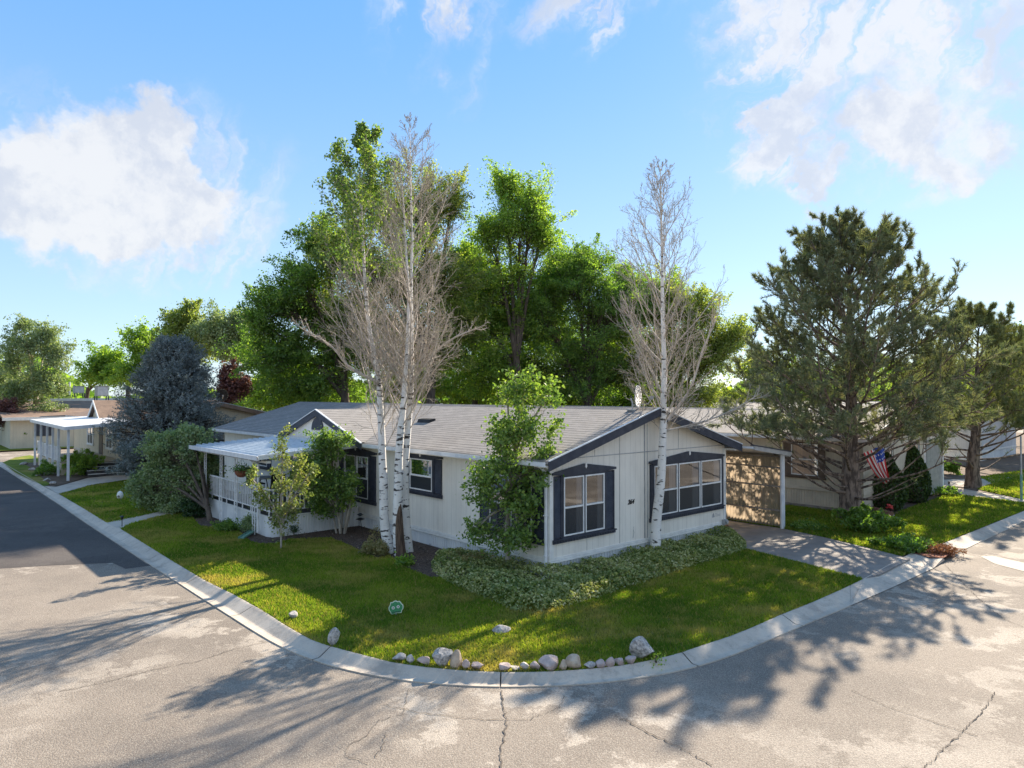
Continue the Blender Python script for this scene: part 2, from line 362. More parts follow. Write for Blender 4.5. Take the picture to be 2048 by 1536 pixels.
def tubes(Pt, R, sides):
    Pt = np.asarray(Pt, float); N, K, _ = Pt.shape
    T = unit(np.gradient(Pt, axis=1)); ref = np.where(np.abs(T[..., 2:3]) < .9, np.array([0, 0, 1.]), np.array([1., 0, 0]))
    A = unit(np.cross(T, ref)); B = np.cross(T, A); th = 2 * np.pi * np.arange(sides) / sides
    V = Pt[:, :, None] + R[:, :, None, None] * (np.cos(th)[:, None] * A[:, :, None] + np.sin(th)[:, None] * B[:, :, None])
    idx = np.arange(N * K * sides).reshape(N, K, sides); q = np.roll(idx, -1, axis=2)
    Fq = np.stack([idx[:, :-1], q[:, :-1], q[:, 1:], idx[:, 1:]], -1).reshape(-1, 4)
    return V.reshape(-1, 3), Fq
def join(parts):
    V = []; Fq = []; n = 0
    for v, f in parts: V.append(v); Fq.append(f + n); n += len(v)
    return np.concatenate(V), np.concatenate(Fq)
def grow(rng, base, d, ln, K, up=.1, wig=.12):
    N = len(base); Pt = np.zeros((N, K, 3)); Pt[:, 0] = base; d = unit(d)
    for k in range(1, K):
        d = unit(d + np.array([0, 0, up]) + rng.normal(0, wig, (N, 3))); Pt[:, k] = Pt[:, k - 1] + d * (ln / (K - 1))[:, None]
    return Pt
def sample(Pt, t):    # t (N,M) in 0..1 -> points, tangents
    N, K, _ = Pt.shape; x = t * (K - 1); i = np.minimum(x.astype(int), K - 2); f = (x - i)[..., None]
    r = np.arange(N)[:, None]; a = Pt[r, i]; b = Pt[r, i + 1]
    return a * (1 - f) + b * f, unit(b - a)
def children(rng, Pt, ln, n, t0=.15, ratio=.5, ang=.8, K=4, up=.1, wig=.12, planar=None):
    N = len(Pt); t = t0 + (1 - t0) * (np.arange(n)[None] + rng.random((N, n))) / n
    p, tg = sample(Pt, t); rv = rng.normal(size=(N, n, 3))
    if planar is not None: rv[..., 2] *= planar
    side = unit(rv - (rv * tg).sum(-1, keepdims=True) * tg); a = ang * rng.uniform(.75, 1.25, (N, n, 1))
    d = np.cos(a) * tg + np.sin(a) * side
    L = (ln[:, None] * ratio * (1.15 - .75 * t) * rng.uniform(.6, 1.25, (N, n))).ravel()
    return grow(rng, p.reshape(-1, 3), d.reshape(-1, 3), L, K, up, wig), L
def leaves(rng, C, size, upb=.6, aspect=.62, along=None):
    N = len(C); n = unit(rng.normal(size=(N, 3)) + np.array([0, 0, upb])); r = rng.normal(size=(N, 3))
    if along is not None: r = along + r * .35
    t = unit(r - (r * n).sum(-1, keepdims=True) * n); b = np.cross(n, t); s = (size * rng.uniform(.6, 1.3, N))[:, None] / 2
    V = np.stack([C - t * s, C + b * s * aspect + n * s * .15, C + t * s, C - b * s * aspect + n * s * .15], 1).reshape(-1, 3)
    return V, np.arange(N * 4).reshape(N, 4)
def smooth_path(pts, n=24):
    pts = np.array(pts, float); k = len(pts); tt = np.linspace(0, k - 1, n); out = []
    for x in tt:
        i = min(int(x), k - 2); f = x - i; p0 = pts[max(i - 1, 0)]; p1 = pts[i]; p2 = pts[i + 1]; p3 = pts[min(i + 2, k - 1)]
        out.append(.5 * (2 * p1 + (p2 - p0) * f + (2 * p0 - 5 * p1 + 4 * p2 - p3) * f * f + (3 * p1 - p0 - 3 * p2 + p3) * f ** 3))
    return np.array(out)

# ------------------------------------------------------------------ house frame
YAW = math.radians(41.78); C0 = (.85, 15.78); cu, su = math.cos(YAW), math.sin(YAW)
def wor(u, v, z=0.0): return (C0[0] + u * cu - v * su, C0[1] + u * su + v * cu, z)
def inpoly(x, y, poly):
    r = np.zeros(len(x), bool); n = len(poly); j = n - 1
    for i in range(n):
        xi, yi = poly[i]; xj, yj = poly[j]
        c = ((yi > y) != (yj > y)) & (x < (xj - xi) * (y - yi) / (yj - yi + 1e-12) + xi); r ^= c; j = i
    return r

# ------------------------------------------------------------------ GROUND, ROADS, KERBS
def sheet(name, pts, z, mat, parent=None, kind='structure'):
    mb = MB(); mb.poly([(p[0], p[1], z) for p in pts]); o = mb.build(name, mat, parent, recalc=False)
    bm = bmesh.new(); bm.from_mesh(o.data); bmesh.ops.triangulate(bm, faces=bm.faces)
    for f in bm.faces:
        if f.normal.z < 0: f.normal_flip()
    bm.to_mesh(o.data); bm.free()
    if kind: tag(o, kind=kind)
    return o
sheet('ground', [(-700, -300), (700, -300), (700, 900), (-700, 900)], -.2, 'soil')
RZ = -.115
sheet('road', [(-80, -25), (70, -25), (70, 95), (-80, 95)], RZ, 'asphalt_worn')
GS = [(9, 926), (29, 944), (88, 973), (117, 988), (167, 1017), (214, 1046), (240, 1057), (293, 1090), (346, 1123), (410, 1161), (469, 1190), (527, 1222), (573, 1252), (620, 1279), (651, 1290), (698, 1303), (788, 1326), (854, 1335), (932, 1342), (1010, 1345), (1089, 1344), (1167, 1339), (1230, 1333), (1276, 1326), (1322, 1316), (1355, 1308), (1410, 1289), (1457, 1274), (1505, 1255), (1556, 1232), (1629, 1203), (1683, 1179), (1727, 1158)]
RS = [(0, 935), (59, 970), (117, 1008), (176, 1049), (234, 1087), (293, 1126), (352, 1164), (410, 1202), (469, 1239), (527, 1277), (600, 1317), (640, 1330), (698, 1347), (776, 1360), (854, 1371), (932, 1377), (1010, 1379), (1089, 1377), (1167, 1372), (1253, 1364), (1323, 1354), (1375, 1343), (1420, 1331), (1464, 1314), (1534, 1283), (1592, 1258), (1643, 1237), (1702, 1212)]
gs = [P(*p) for p in GS]; rs = [P(p[0], p[1], RZ) for p in RS]
# straight run of the left kerb, carried on along the house direction
dv = (-su, cu)
def far_pt(p, t): return (p[0] + dv[0] * t, p[1] + dv[1] * t)
gs = [far_pt(gs[2], 15.5 + .0)] + [far_pt(gs[2], 10)] + gs[2:]
rs = [far_pt(rs[1], 13.0)] + [far_pt(rs[1], 8)] + rs[1:]
def resample(pl, n):
    pl = np.array(pl); s = np.r_[0, np.cumsum(np.linalg.norm(np.diff(pl, axis=0), axis=1))]; x = np.linspace(0, s[-1], n)
    return np.stack([np.interp(x, s, pl[:, 0]), np.interp(x, s, pl[:, 1])], 1), s[-1]
def kerb(name, inner, outer, label_parent=None, joint=3.0):
    A, LA = resample(inner, 220); B, LB = resample(outer, 900); mb = MB()
    prof = [(-.05, -.16), (0.0, .004), (.07, .006), (.14, -.004), (.58, -.088), (.64, -.098), (.72, -.102), (1.0, -.096), (1.0, -.16)]
    prev = None; acc = 0
    near = [B[np.argmin(((B - a) ** 2).sum(1))] for a in A]
    near = np.array(near); near = np.stack([np.convolve(np.pad(near[:, k], 4, 'edge'), np.ones(9) / 9, 'valid') for k in (0, 1)], 1)
    for i in range(len(A) - 1):
        a0, a1 = A[i], A[i + 1]; b0, b1 = near[i], near[i + 1]; step = np.linalg.norm(a1 - a0); acc += step
        cut = .0
        if acc > joint: acc = 0; cut = .018 / step
        a1c = a0 + (a1 - a0) * (1 - cut); b1c = b0 + (b1 - b0) * (1 - cut)
        for k in range(len(prof) - 1):
            (t0, z0), (t1, z1) = prof[k], prof[k + 1]
            f = lambda a, b, t, z: (a[0] + (b[0] - a[0]) * t, a[1] + (b[1] - a[1]) * t, z)
            mb.poly([f(a0, b0, t0, z0), f(a0, b0, t1, z1), f(a1c, b1c, t1, z1), f(a1c, b1c, t0, z0)])
    return tag(mb.build(name, 'concrete'), kind='structure')
kerb('kerb', gs, rs)
# block fill behind the kerbs
k2i = [P(1884, 1088), P(2048, 1022)]; k2o = [P(1893, 1117, RZ), P(2048, 1043, RZ)]
def ext(a, b, t): d = np.subtract(b, a); d = d / np.linalg.norm(d); return tuple(np.array(b) + d * t)
k2i.append(ext(k2i[0], k2i[1], 60)); k2o.append(ext(k2o[0], k2o[1], 60))
kerb('kerb', k2i, k2o)
ap = [P(1727, 1158), P(1702, 1212)]
block = [wor(22 * 4, 48)[:2]] + [wor(-4.0, 44.5)[:2]] + gs[1:] + [P(1727, 1157), P(1820, 1104), P(1884, 1098)] + k2i
sheet('yard', block, -.02, 'soil')
sheet('driveway', [P(1449, 1041), P(1490, 1096), P(1727, 1158), P(1760, 1150), P(1822, 1118), P(1803, 1113), P(1725, 1093), P(1650, 1075), P(1565, 1057), wor(9.6, 12)[:2], wor(7.2, 12)[:2]], .003, 'drive')
mb = MB()
q = [P(1727, 1158), P(1822, 1107), P(1886, 1117), P(1868, 1137, RZ), P(1789, 1174, RZ), P(1702, 1212, RZ)]
mb.poly([(*q[0], .006), (*P(1775, 1131), .006), (*P(1789, 1174, RZ), -.10), (*q[5], -.10)])
mb.poly([(*P(1775, 1131), .006), (*q[1], .006), (*q[3], -.10), (*P(1789, 1174, RZ), -.10)])
mb.poly([(*q[1], .006), (*P(1886, 1116), .0), (*P(1890, 1122, RZ), -.10), (*q[3], -.10)])
tag(mb.build('driveway_apron', 'concrete'), kind='structure')
# darker resurfaced asphalt at the left street; worn strips; gutter across the side road
pd = [P(0, 937, RZ)] + [P(p[0] - 1, p[1] + 1, RZ) for p in RS[1:6]] + [P(305, 1131, RZ), P(251, 1138, RZ), P(225, 1126, RZ), P(100, 1131, RZ), P(-200, 1150, RZ), P(-900, 1200, RZ), P(-900, 1010, RZ), P(-260, 960, RZ)]
pd[0] = far_pt(rs[2], 14)
sheet('road_patch', pd, RZ + .004, 'asphalt_dark')
#sheet('road_patch', [P(-60, 1245, RZ), P(110, 1240, RZ), P(250, 1448, RZ), P(175, 1442, RZ)], RZ + .004, 'asphalt_mid')
#sheet('road_patch', [P(1450, 1325, RZ), P(1540, 1330, RZ), P(1465, 1375, RZ), P(1370, 1400, RZ), P(1310, 1385, RZ), P(1400, 1350, RZ)], RZ + .004, 'asphalt_mid')
#sheet('road_patch', [P(1030, 1500, RZ), P(1160, 1430, RZ), P(1230, 1428, RZ), P(1440, 1520, RZ), P(1430, 1560, RZ), P(900, 1570, RZ)], RZ + .004, 'asphalt_mid')
sheet('gutter', [P(1961, 1113, RZ), P(1990, 1113, RZ), P(2048, 1126, RZ), P(2500, 1215, RZ), P(2500, 1240, RZ), P(2048, 1143, RZ), P(1990, 1128, RZ)], RZ + .007, 'concrete')
def crack(pts, wd=.012):
    pts = [np.array(P(*p, RZ)) for p in pts]; out = []
    for a, b in zip(pts[:-1], pts[1:]):
        n = max(2, int(np.linalg.norm(b - a) / .045))
        for i in range(n): out.append(a + (b - a) * i / n + np.random.normal(0, .012, 2))
    out.append(pts[-1]); mb = MB(); prev = None
    for i in range(len(out) - 1):
        d = out[i + 1] - out[i]; d = d / (np.linalg.norm(d) + 1e-6); nn = np.array([-d[1], d[0]]); w0 = wd * random.uniform(.25, .75)
        l, r = out[i] + nn * w0, out[i] - nn * w0
        if prev is not None: mb.poly([(*prev[0], RZ + .011), (*prev[1], RZ + .011), (*r, RZ + .011), (*l, RZ + .011)])
        prev = (l, r)
    tag(mb.build('crack', 'crack', recalc=False), kind='structure')
np.random.seed(3)
crack([(540, 1283), (470, 1298), (400, 1322), (300, 1342), (190, 1370), (110, 1385)])
crack([(1003, 1382), (1006, 1410), (1013, 1440), (1010, 1470), (1000, 1500), (1003, 1545)], .018)
crack([(1013, 1440), (960, 1440), (900, 1434), (850, 1428), (810, 1420), (760, 1408)])
crack([(818, 1380), (812, 1400), (806, 1428), (760, 1440), (735, 1470), (700, 1490), (692, 1512), (740, 1530)], .008)
crack([(770, 1470), (763, 1500), (745, 1520)], .008)
crack([(1230, 1430), (1300, 1468), (1360, 1495), (1430, 1535)], .014)
crack([(1700, 1380), (1790, 1420), (1880, 1448), (1960, 1475)], .009)
crack([(1990, 1385), (1960, 1430), (1900, 1490), (1840, 1545)], .011)
crack([(1013, 1440), (1060, 1440), (1120, 1415), (1130, 1390)], .008)
crack([(1890, 1130), (1960, 1200), (2010, 1240), (2060, 1260)], .008)

# lawns
lawn_main = gs[8:] + [P(1724, 1157), P(1488, 1097), wor(7.25, -.2)[:2], wor(-.1, -.1)[:2], P(858, 1155), P(847, 1150), P(816, 1137), P(777, 1111), P(755, 1118), P(720, 1102), P(692, 1088), P(661, 1076), P(579, 1079), P(549, 1088), P(520, 1088), P(500, 1083), P(478, 1062), P(440, 1056), P(400, 1052), P(375, 1024), P(330, 1030), P(262, 1047), P(241, 1058)]
lawn_left = [P(119, 988), P(167, 1017), P(214, 1046), P(243, 1041), P(293, 1030), P(331, 1021), P(375, 1016), P(420, 1010), wor(-1.0, 20.5)[:2], wor(-1.4, 26.5)[:2], P(255, 960), P(181, 971)]
lawn_patch = [wor(-4.6, 41)[:2], P(88, 971), P(20, 930)] ; lawn_far_left = [P(29, 944), P(88, 973), P(100, 968), P(90, 950), P(105, 925), P(60, 910), P(30, 915), P(5, 925)]
lawn_two = [P(1565, 1057), P(1650, 1075), P(1725, 1093), P(1803, 1112), P(1822, 1105), P(1884, 1087), P(2048, 1021), ext(P(1884, 1087), P(2048, 1021), 30), wor(44, -4.2)[:2], P(2048, 1006), P(1900, 988), P(1790, 1027), P(1718, 1008), wor(13.9, -1.3)[:2], wor(13.9, 4)[:2], wor(9.8, 4)[:2]]
lawn_three = [P(1955, 978), P(2048, 1000), P(2300, 1040), P(2400, 975), P(2048, 940), P(1960, 955), P(1985, 968)]
sheet('lawn', lawn_main, .0, 'lawn_sheet'); sheet('lawn', lawn_left, .0, 'lawn_sheet'); sheet('lawn', lawn_far_left, .0, 'lawn_sheet')
sheet('lawn', lawn_two, .0, 'lush_sheet'); sheet('lawn', lawn_three, .0, 'lush_sheet')
sheet('lawn', [wor(-30, 50)[:2], wor(-30, 66)[:2], wor(10, 66)[:2], wor(10, 52.5)[:2], wor(-4, 52.5)[:2]], .0, 'lush_sheet')
# paths
sheet('path', [P(212, 1045), P(243, 1039), P(293, 1029), P(331, 1020), P(378, 1015), P(385, 1022), P(337, 1030), P(262, 1047), P(241, 1058)], .006, 'concrete')
sheet('path', [P(88, 972), P(112, 974), P(176, 956), P(255, 948), P(262, 958), P(181, 970), P(117, 988)], .006, 'concrete')
sheet('path', [P(1768, 1029), P(1792, 1033), P(1924, 1056), P(1905, 1057), P(1768, 1034)], .006, 'concrete')
sheet('path', [P(1858, 974), P(1900, 974), P(2000, 990), P(2060, 1002), P(2300, 1045), P(2300, 1062), P(2060, 1014), P(1960, 996), P(1880, 984)], .006, 'concrete')
sheet('path', [P(1870, 960), P(1960, 958), P(2048, 945), P(2048, 952), P(1985, 966), P(1960, 975), P(1875, 972)], .006, 'concrete')
def blades(name, poly, density, mat, seed, h=.05, wd=.012, ex=None):
    rng = np.random.default_rng(seed); pl = np.array(poly); lo = pl.min(0); hi = pl.max(0)
    n = int((hi[0] - lo[0]) * (hi[1] - lo[1]) * density); x = rng.uniform(lo[0], hi[0], n); y = rng.uniform(lo[1], hi[1], n)
    k = inpoly(x, y, poly) & (y > 4) & (np.abs(x) < .8 * y + 2)
    dist = np.hypot(x, y); k &= rng.random(n) < np.clip(16 / dist, .12, 1) ** 1.6
    x, y = x[k], y[k]; n = len(x); a = rng.uniform(0, 2 * np.pi, n); sc = np.clip(dist[k] / 14, .9, 3)
    ww = wd * sc * rng.uniform(.6, 1.2, n); hh = h * rng.uniform(.5, 1.35, n); lean = rng.normal(0, .45, (n, 2)) * hh[:, None]
    V = np.stack([np.stack([x - np.cos(a) * ww, y - np.sin(a) * ww, np.full(n, -.002)], 1), np.stack([x + np.cos(a) * ww, y + np.sin(a) * ww, np.full(n, -.002)], 1),
                  np.stack([x + lean[:, 0], y + lean[:, 1], hh], 1)], 1).reshape(-1, 3)
    o = np_mesh(name, V, np.arange(3 * n).reshape(n, 3), mat, rnd=rng.random(n)); return o
tag(blades('grass', lawn_main, 2600, 'blade', 1), 'mown grass with dry straw patches on the corner lawn before the white house', 'grass', kind='stuff')
tag(blades('grass', lawn_left, 1500, 'blade', 2), 'shaded green grass between the two paths on the left', 'grass', kind='stuff')
tag(blades('grass', lawn_two, 2400, 'lush_blade', 3, .07), 'bright lush grass around the big pine by the driveway', 'grass', kind='stuff')
tag(blades('grass', lawn_three, 1500, 'lush_blade', 4, .07), 'bright grass beyond the far walkway on the right', 'grass', kind='stuff')
# planting beds
bed_main = [P(858, 1155), P(847, 1150), P(816, 1137), P(777, 1111), P(755, 1118), P(720, 1102), P(692, 1088), P(661, 1076), P(579, 1079), P(549, 1088), P(520, 1088), P(500, 1083), P(478, 1062), P(440, 1056), P(400, 1052), wor(-2.9, 13.9)[:2], wor(-2.8, 8.5)[:2], wor(0, 8.5)[:2], wor(0, 0)[:2], wor(-.3, -.3)[:2]]
tag(sheet('planting_bed', bed_main, .012, 'mulch', kind=None), kind='structure')
bed_two = [P(1718, 1006), P(1788, 1030), P(1903, 986), P(1860, 976), wor(19.8, -1.2)[:2], wor(14.0, -1.2)[:2]]
sheet('planting_bed', bed_two, .012, 'mulch')
sheet('planting_bed', [P(1855, 1104), P(1822, 1106), P(1862, 1116), P(1888, 1116), P(1920, 1098), P(1882, 1089)], .012, 'mulch_red')
sheet('planting_bed', [P(95, 965), P(115, 972), P(180, 953), P(230, 948), wor(-1.6, 28.5)[:2], wor(-1.6, 40)[:2], wor(-4.9, 40)[:2], P(60, 935)], .012, 'soil')
rng = np.random.default_rng(11); n = 9000
x = rng.uniform(-12, 2, n); y = rng.uniform(14, 30, n); k = inpoly(x, y, bed_main); x, y = x[k], y[k]
V, Fq = leaves(rng, np.stack([x, y, rng.uniform(.015, .04, len(x))], 1), .07, 2.0, .4)
n_ = len(Fq)
leafmat('chips', [(.035, .025, .02), (.10, .07, .055), (.25, .20, .17)], 0)
tag(np_mesh('bark_mulch', V, Fq, 'chips', rnd=rng.random(n_)), 'dark bark chips strewn along the foot of the long wall', 'mulch', kind='stuff')
# ------------------------------------------------------------------ HOUSES
def FV(p): return (p[0], -p[1], p[2])                 # wall v = 0:  (along, out, z) -> local
def FU(p): return (-p[1], p[0], p[2])                 # wall u = 0
def home(name, label, cat, uv, wd, ln, zt, ze, zr, ms, rib=.1, oh=.33, rz=0):
    t = thing(name, label, cat, (*wor(*uv)[:2], 0), YAW + rz)
    zi = ze - .04; rd = zr - .06
    mb = MB(); mb.prism([(0, zt), (0, zi), (wd / 2, rd), (wd, zi), (wd, zt)], 0, ln, lambda p, a: (p[0], a, p[1])); mb.build('wall', ms['wall'], t)
    sk = MB()     # ribbed skirting
    def run(n, L, fn):
        k = int(L / rib)
        for i in range(k):
            a0 = i * L / k; a1 = (i + 1) * L / k; m_ = (a1 - a0)
            for (s0, s1, o0, o1) in ((0, .62, -.022, -.022), (.62, .72, -.022, -.04), (.72, .9, -.04, -.04), (.9, 1, -.04, -.022)):
                sk.poly([fn((a0 + s0 * m_, o0, -.02)), fn((a0 + s1 * m_, o1, -.02)), fn((a0 + s1 * m_, o1, zt)), fn((a0 + s0 * m_, o0, zt))])
    run(0, wd, FV); run(0, ln, FU); run(0, ln, lambda p: (wd + p[1], p[0], p[2])); run(0, wd, lambda p: (p[0], ln + p[1], p[2]))
    sk.build('skirting', ms['skirt'], t, recalc=False)
    tb = MB()
    for (z0, z1, o) in ((zt, zt + .05, .028), (zt + .055, zt + .115, .018)):
        tb.box(-o, -o, z0, wd + o, 0 - .001, z1); tb.box(-o, 0, z0, -.001, ln, z1)
    tb.build('belt_trim', ms['trimw'], t)
    # roof slabs
    sl = (zr - ze) / (wd / 2 + .35); th = .07
    mb = MB(); e = .35
    for sgn in (0, 1):
        fx = (lambda u: u) if sgn == 0 else (lambda u: wd - u)
        p = [(fx(-e), -oh, ze - th), (fx(wd / 2), -oh, zr - th), (fx(wd / 2), ln + oh, zr - th), (fx(-e), ln + oh, ze - th),
             (fx(-e), -oh, ze), (fx(wd / 2), -oh, zr), (fx(wd / 2), ln + oh, zr), (fx(-e), ln + oh, ze)]
        mb.hexa(p)
    rf = mb.build('roof', ms['roof'], t)
    mb = MB()      # ridge cap
    mb.hexa([(wd / 2 - .13, -oh, zr - .03), (wd / 2 + .13, -oh, zr - .03), (wd / 2 + .13, ln + oh, zr - .03), (wd / 2 - .13, ln + oh, zr - .03),
             (wd / 2 - .02, -oh, zr + .02), (wd / 2 + .02, -oh, zr + .02), (wd / 2 + .02, ln + oh, zr + .02), (wd / 2 - .02, ln + oh, zr + .02)])
    mb.build('ridge_cap', ms['roof'], rf)
    fh = .20
    for y0, y1 in ((-oh - .03, -oh), (ln + oh, ln + oh + .03)):
        fb = MB()
        for sgn in (0, 1):
            fx = (lambda u: u) if sgn == 0 else (lambda u: wd - u)
            fb.prism([(fx(-e - .03), ze - fh - .02), (fx(-e - .03), ze - .005), (fx(wd / 2), zr + .0), (fx(wd / 2), zr - fh)], y0, y1, lambda p, a: (p[0], a, p[1]))
        fb.build('fascia', ms['fascia'], t)
    fb = MB()      # thin pale drip edge above fascia
    for sgn in (0, 1):
        fx = (lambda u: u) if sgn == 0 else (lambda u: wd - u)
        fb.prism([(fx(-e - .03), ze - .002), (fx(-e - .03), ze + .022), (fx(wd / 2), zr + .026), (fx(wd / 2), zr + .004)], -oh - .045, -oh + .0, lambda p, a: (p[0], a, p[1]))
    fb.build('drip_edge', ms['gutter'], t)
    so = MB(); so.box(-e + .02, -oh + .0, ze - .16, -.002, ln + oh - .002, ze - .10); so.box(wd + .002, -oh, ze - .16, wd + e - .02, ln + oh - .002, ze - .10); so.build('soffit', ms['trimw'], t)
    gt = MB()
    for x0, x1 in ((-e - .11, -e - .005), (wd + e + .005, wd + e + .11)):
        gt.box(x0, -oh + .02, ze - .12, x1, ln + oh, ze - .105); xo = x0 if x0 < 0 else x1 - .012
        gt.box(xo, -oh + .02, ze - .105, xo + .012, ln + oh, ze - .02)
    gt.build('gutter', ms['gutter'], t)
    return t
def window(parent, fn, o4, g4, cols=2, rail=.48, shut=(True, True), ped=None, ms=None, curtain='sides', dent=True, screen='glass_screen'):
    """o4 outer (a0,a1,z0,z1), g4 glass opening; ped = (peak a, peak z)"""
    T = ms['win']; a0, a1, z0, z1 = o4; b0, b1, c0, c1 = g4
    fr = MB()
    fr.box(b0 - .045, .004, c0 - .045, b0, .05, c1 + .045); fr.box(b1, .004, c0 - .045, b1 + .045, .05, c1 + .045)
    fr.box(b0, .004, c0 - .045, b1, .05, c0); fr.box(b0, .004, c1, b1, .05, c1 + .045)
    cw = (b1 - b0 + .05) / cols - .05
    for k in range(1, cols): x = b0 + k * (cw + .05) - .05; fr.box(x, .004, c0, x + .05, .05, c1)
    wn_ = fr.build('window', T, parent, fn=fn)
    if ped:
        pk = MB(); pts = [(a0 - .05, z1 + .0), (a0 - .05, z1 + .05), (ped[0], ped[1] + .05), (a1 + .05, z1 + .05), (a1 + .05, z1), (b1 + .045, c1 + .045), (b0 - .045, c1 + .045)]
        pk.prism(pts, .004, .066, lambda p, a: (p[0], a, p[1]))
        pk.box(a0 - .07, .066, z1 - .0, a1 + .07, .085, z1 + .02) if False else None
        hd = pk.build('pediment', T, wn_, fn=fn)
        ky = MB(); ky.prism([(ped[0] - .02, ped[1] + .07), (ped[0] + .02, ped[1] + .07), (ped[0] + .03, ped[1] - .02), (ped[0], ped[1] - .06), (ped[0] - .03, ped[1] - .02)], .066, .085, lambda p, a: (p[0], a, p[1])); ky.build('keystone', 'sash', wn_, fn=fn)
    sl = MB(); sl.box(a0 - .03, .004, z0, a1 + .03, .055, c0 - .045); sl.box(a0 - .05, .055, c0 - .075, a1 + .05, .08, c0 - .045)
    if dent:
        k = max(3, int((a1 - a0) / .09))
        for i in range(k): x = a0 + (i + .2) * (a1 - a0) / k; sl.box(x, .055, z0 + .005, x + .045, .07, c0 - .08)
    sl.build('sill', T, wn_, fn=fn)
    for si, (s0, s1) in enumerate(((a0, b0 - .05), (b1 + .05, a1))):
        if shut[si] and s1 - s0 > .1:
            sh = MB(); sh.box(s0, .004, c0 - .04, s0 + .035, .045, c1 + .04); sh.box(s1 - .035, .004, c0 - .04, s1, .045, c1 + .04)
            sh.box(s0 + .035, .003, c0 - .04, s1 - .035, .018, c1 + .04)
            zz = c0
            while zz < c1: sh.hexa([(s0 + .035, .018, zz), (s1 - .035, .018, zz), (s1 - .035, .04, zz), (s0 + .035, .04, zz), (s0 + .035, .018, zz + .035), (s1 - .035, .018, zz + .035), (s1 - .035, .022, zz + .035), (s0 + .035, .022, zz + .035)]); zz += .045
            sh.build('shutter', T, wn_, fn=fn)
        elif s1 - s0 > .02:
            sh = MB(); sh.box(s0, .004, c0 - .04, s1, .05, c1 + .04); sh.build('side_trim', T, wn_, fn=fn)
    bk = MB(); bk.box(b0, .002, c0, b1, .006, c1); bk.build('interior', 'room_dark', wn_, fn=fn)  # flat dark backing panel, the room's dimness painted into its colour
    for k in range(cols):
        x0 = b0 + k * (cw + .05); x1 = x0 + cw; zr_ = c0 + (c1 - c0) * rail
        s = MB(); q = .032
        s.box(x0, .02, c0, x0 + q, .058, c1); s.box(x1 - q, .02, c0, x1, .058, c1); s.box(x0 + q, .02, c0, x1 - q, .058, c0 + q); s.box(x0 + q, .02, c1 - q, x1 - q, .058, c1); s.box(x0 + q, .02, zr_ - .02, x1 - q, .064, zr_ + .02)
        sa = s.build('sash', 'sash', wn_, fn=fn)
        p = MB(); p.poly([(x0 + q, .034, zr_ + .02), (x1 - q, .034, zr_ + .02), (x1 - q, .034, c1 - q), (x0 + q, .034, c1 - q)]); p.build('pane', 'glass', wn_, fn=fn)
        p = MB(); p.poly([(x0 + q, .040, c0 + q), (x1 - q, .040, c0 + q), (x1 - q, .040, zr_ - .02), (x0 + q, .040, zr_ - .02)]); p.build('pane', screen, wn_, fn=fn)
        cu_ = MB()
        def drape(xa, xb, za, zb):
            n = max(4, int((xb - xa) / .025))
            for i in range(n):
                xx0 = xa + (xb - xa) * i / n; xx1 = xa + (xb - xa) * (i + 1) / n; y0 = .012 + .008 * (i % 2); y1 = .012 + .008 * ((i + 1) % 2)
                cu_.poly([(xx0, y0, za), (xx1, y1, za), (xx1, y1, zb), (xx0, y0, zb)])
        if curtain == 'sides': drape(x1 - cw * .33, x1 - q, c0 + .02, c1 - .02)
        elif curtain == 'full': drape(x0 + q, x1 - q, c0 + .02, c1 - .02)
        elif curtain == 'top': drape(x0 + q, x1 - q, zr_, c1 - .02)
        if cu_.v: cu_.build('curtain', 'curtain', wn_, fn=fn, recalc=False)
    return wn_
MW = dict(wall='siding_white', skirt='skirt_white', trimw='trim_white', roof='shingle_grey', fascia='trim_dark', gutter='metal_white', win='trim_dark')
H = home('mobile_home', 'long white manufactured home with grey shingle roof and dark window trim on the corner lot', 'house', (0, 0), 7.2, 20.2, .33, 2.67, 3.77, MW)
window(H, FV, (.08, 2.18, .76, 2.31), (.40, 1.80, .90, 2.24), 2, .48, (True, True), (1.12, 2.46), MW)
window(H, FV, (3.63, 7.06, .82, 2.34), (3.77, 6.94, .97, 2.27), 3, .49, (False, False), (5.33, 2.52), MW, 'sides')
window(H, FU, (7.45, 9.75, .76, 2.30), (7.86, 9.36, .90, 2.20), 2, .48, (True, True), (8.6, 2.42), MW)
window(H, FU, (4.08, 5.96, 1.34, 2.40), (4.48, 5.56, 1.48, 2.34), 1, .46, (True, True), (5.02, 2.46), MW, 'top')
window(H, FU, (.14, 2.44, .72, 2.28), (.54, 2.04, .88, 2.20), 2, .48, (True, True), (1.29, 2.42), MW)
window(H, FU, (15.2, 16.9, 1.2, 2.28), (15.5, 16.6, 1.32, 2.2), 1, .46, (True, True), (16.05, 2.38), MW)
mb = MB()     # siding seams and battens on the gable wall
mb.box(0.0, -.012, 2.645, 7.2, -.001, 2.665); mb.box(3.40, -.016, .45, 3.43, -.001, 3.62); mb.box(3.52, -.012, .45, 3.535, -.001, 3.66)
mb.box(1.5, -.008, 2.665, 1.508, -.001, 2.98); mb.box(2.42, -.008, .45, 2.43, -.001, 3.25); mb.box(4.9, -.008, 2.665, 4.908, -.001, 3.2); mb.box(1.22, -.006, .45, 1.228, -.001, .76)
mb.build('seam', 'metal_grey', H)
mb = MB(); mb.box(-.035, -.03, .445, .09, -.001, 2.5); mb.box(-.03, 0, .445, -.001, .09, 2.5); mb.build('corner_trim', 'trim_white', H); mb = MB(); mb.box(7.1, -.03, .445, 7.225, -.001, 2.56); mb.box(7.201, -.001, .445, 7.225, .1, 2.5); mb.build('corner_trim', 'trim_white', H)
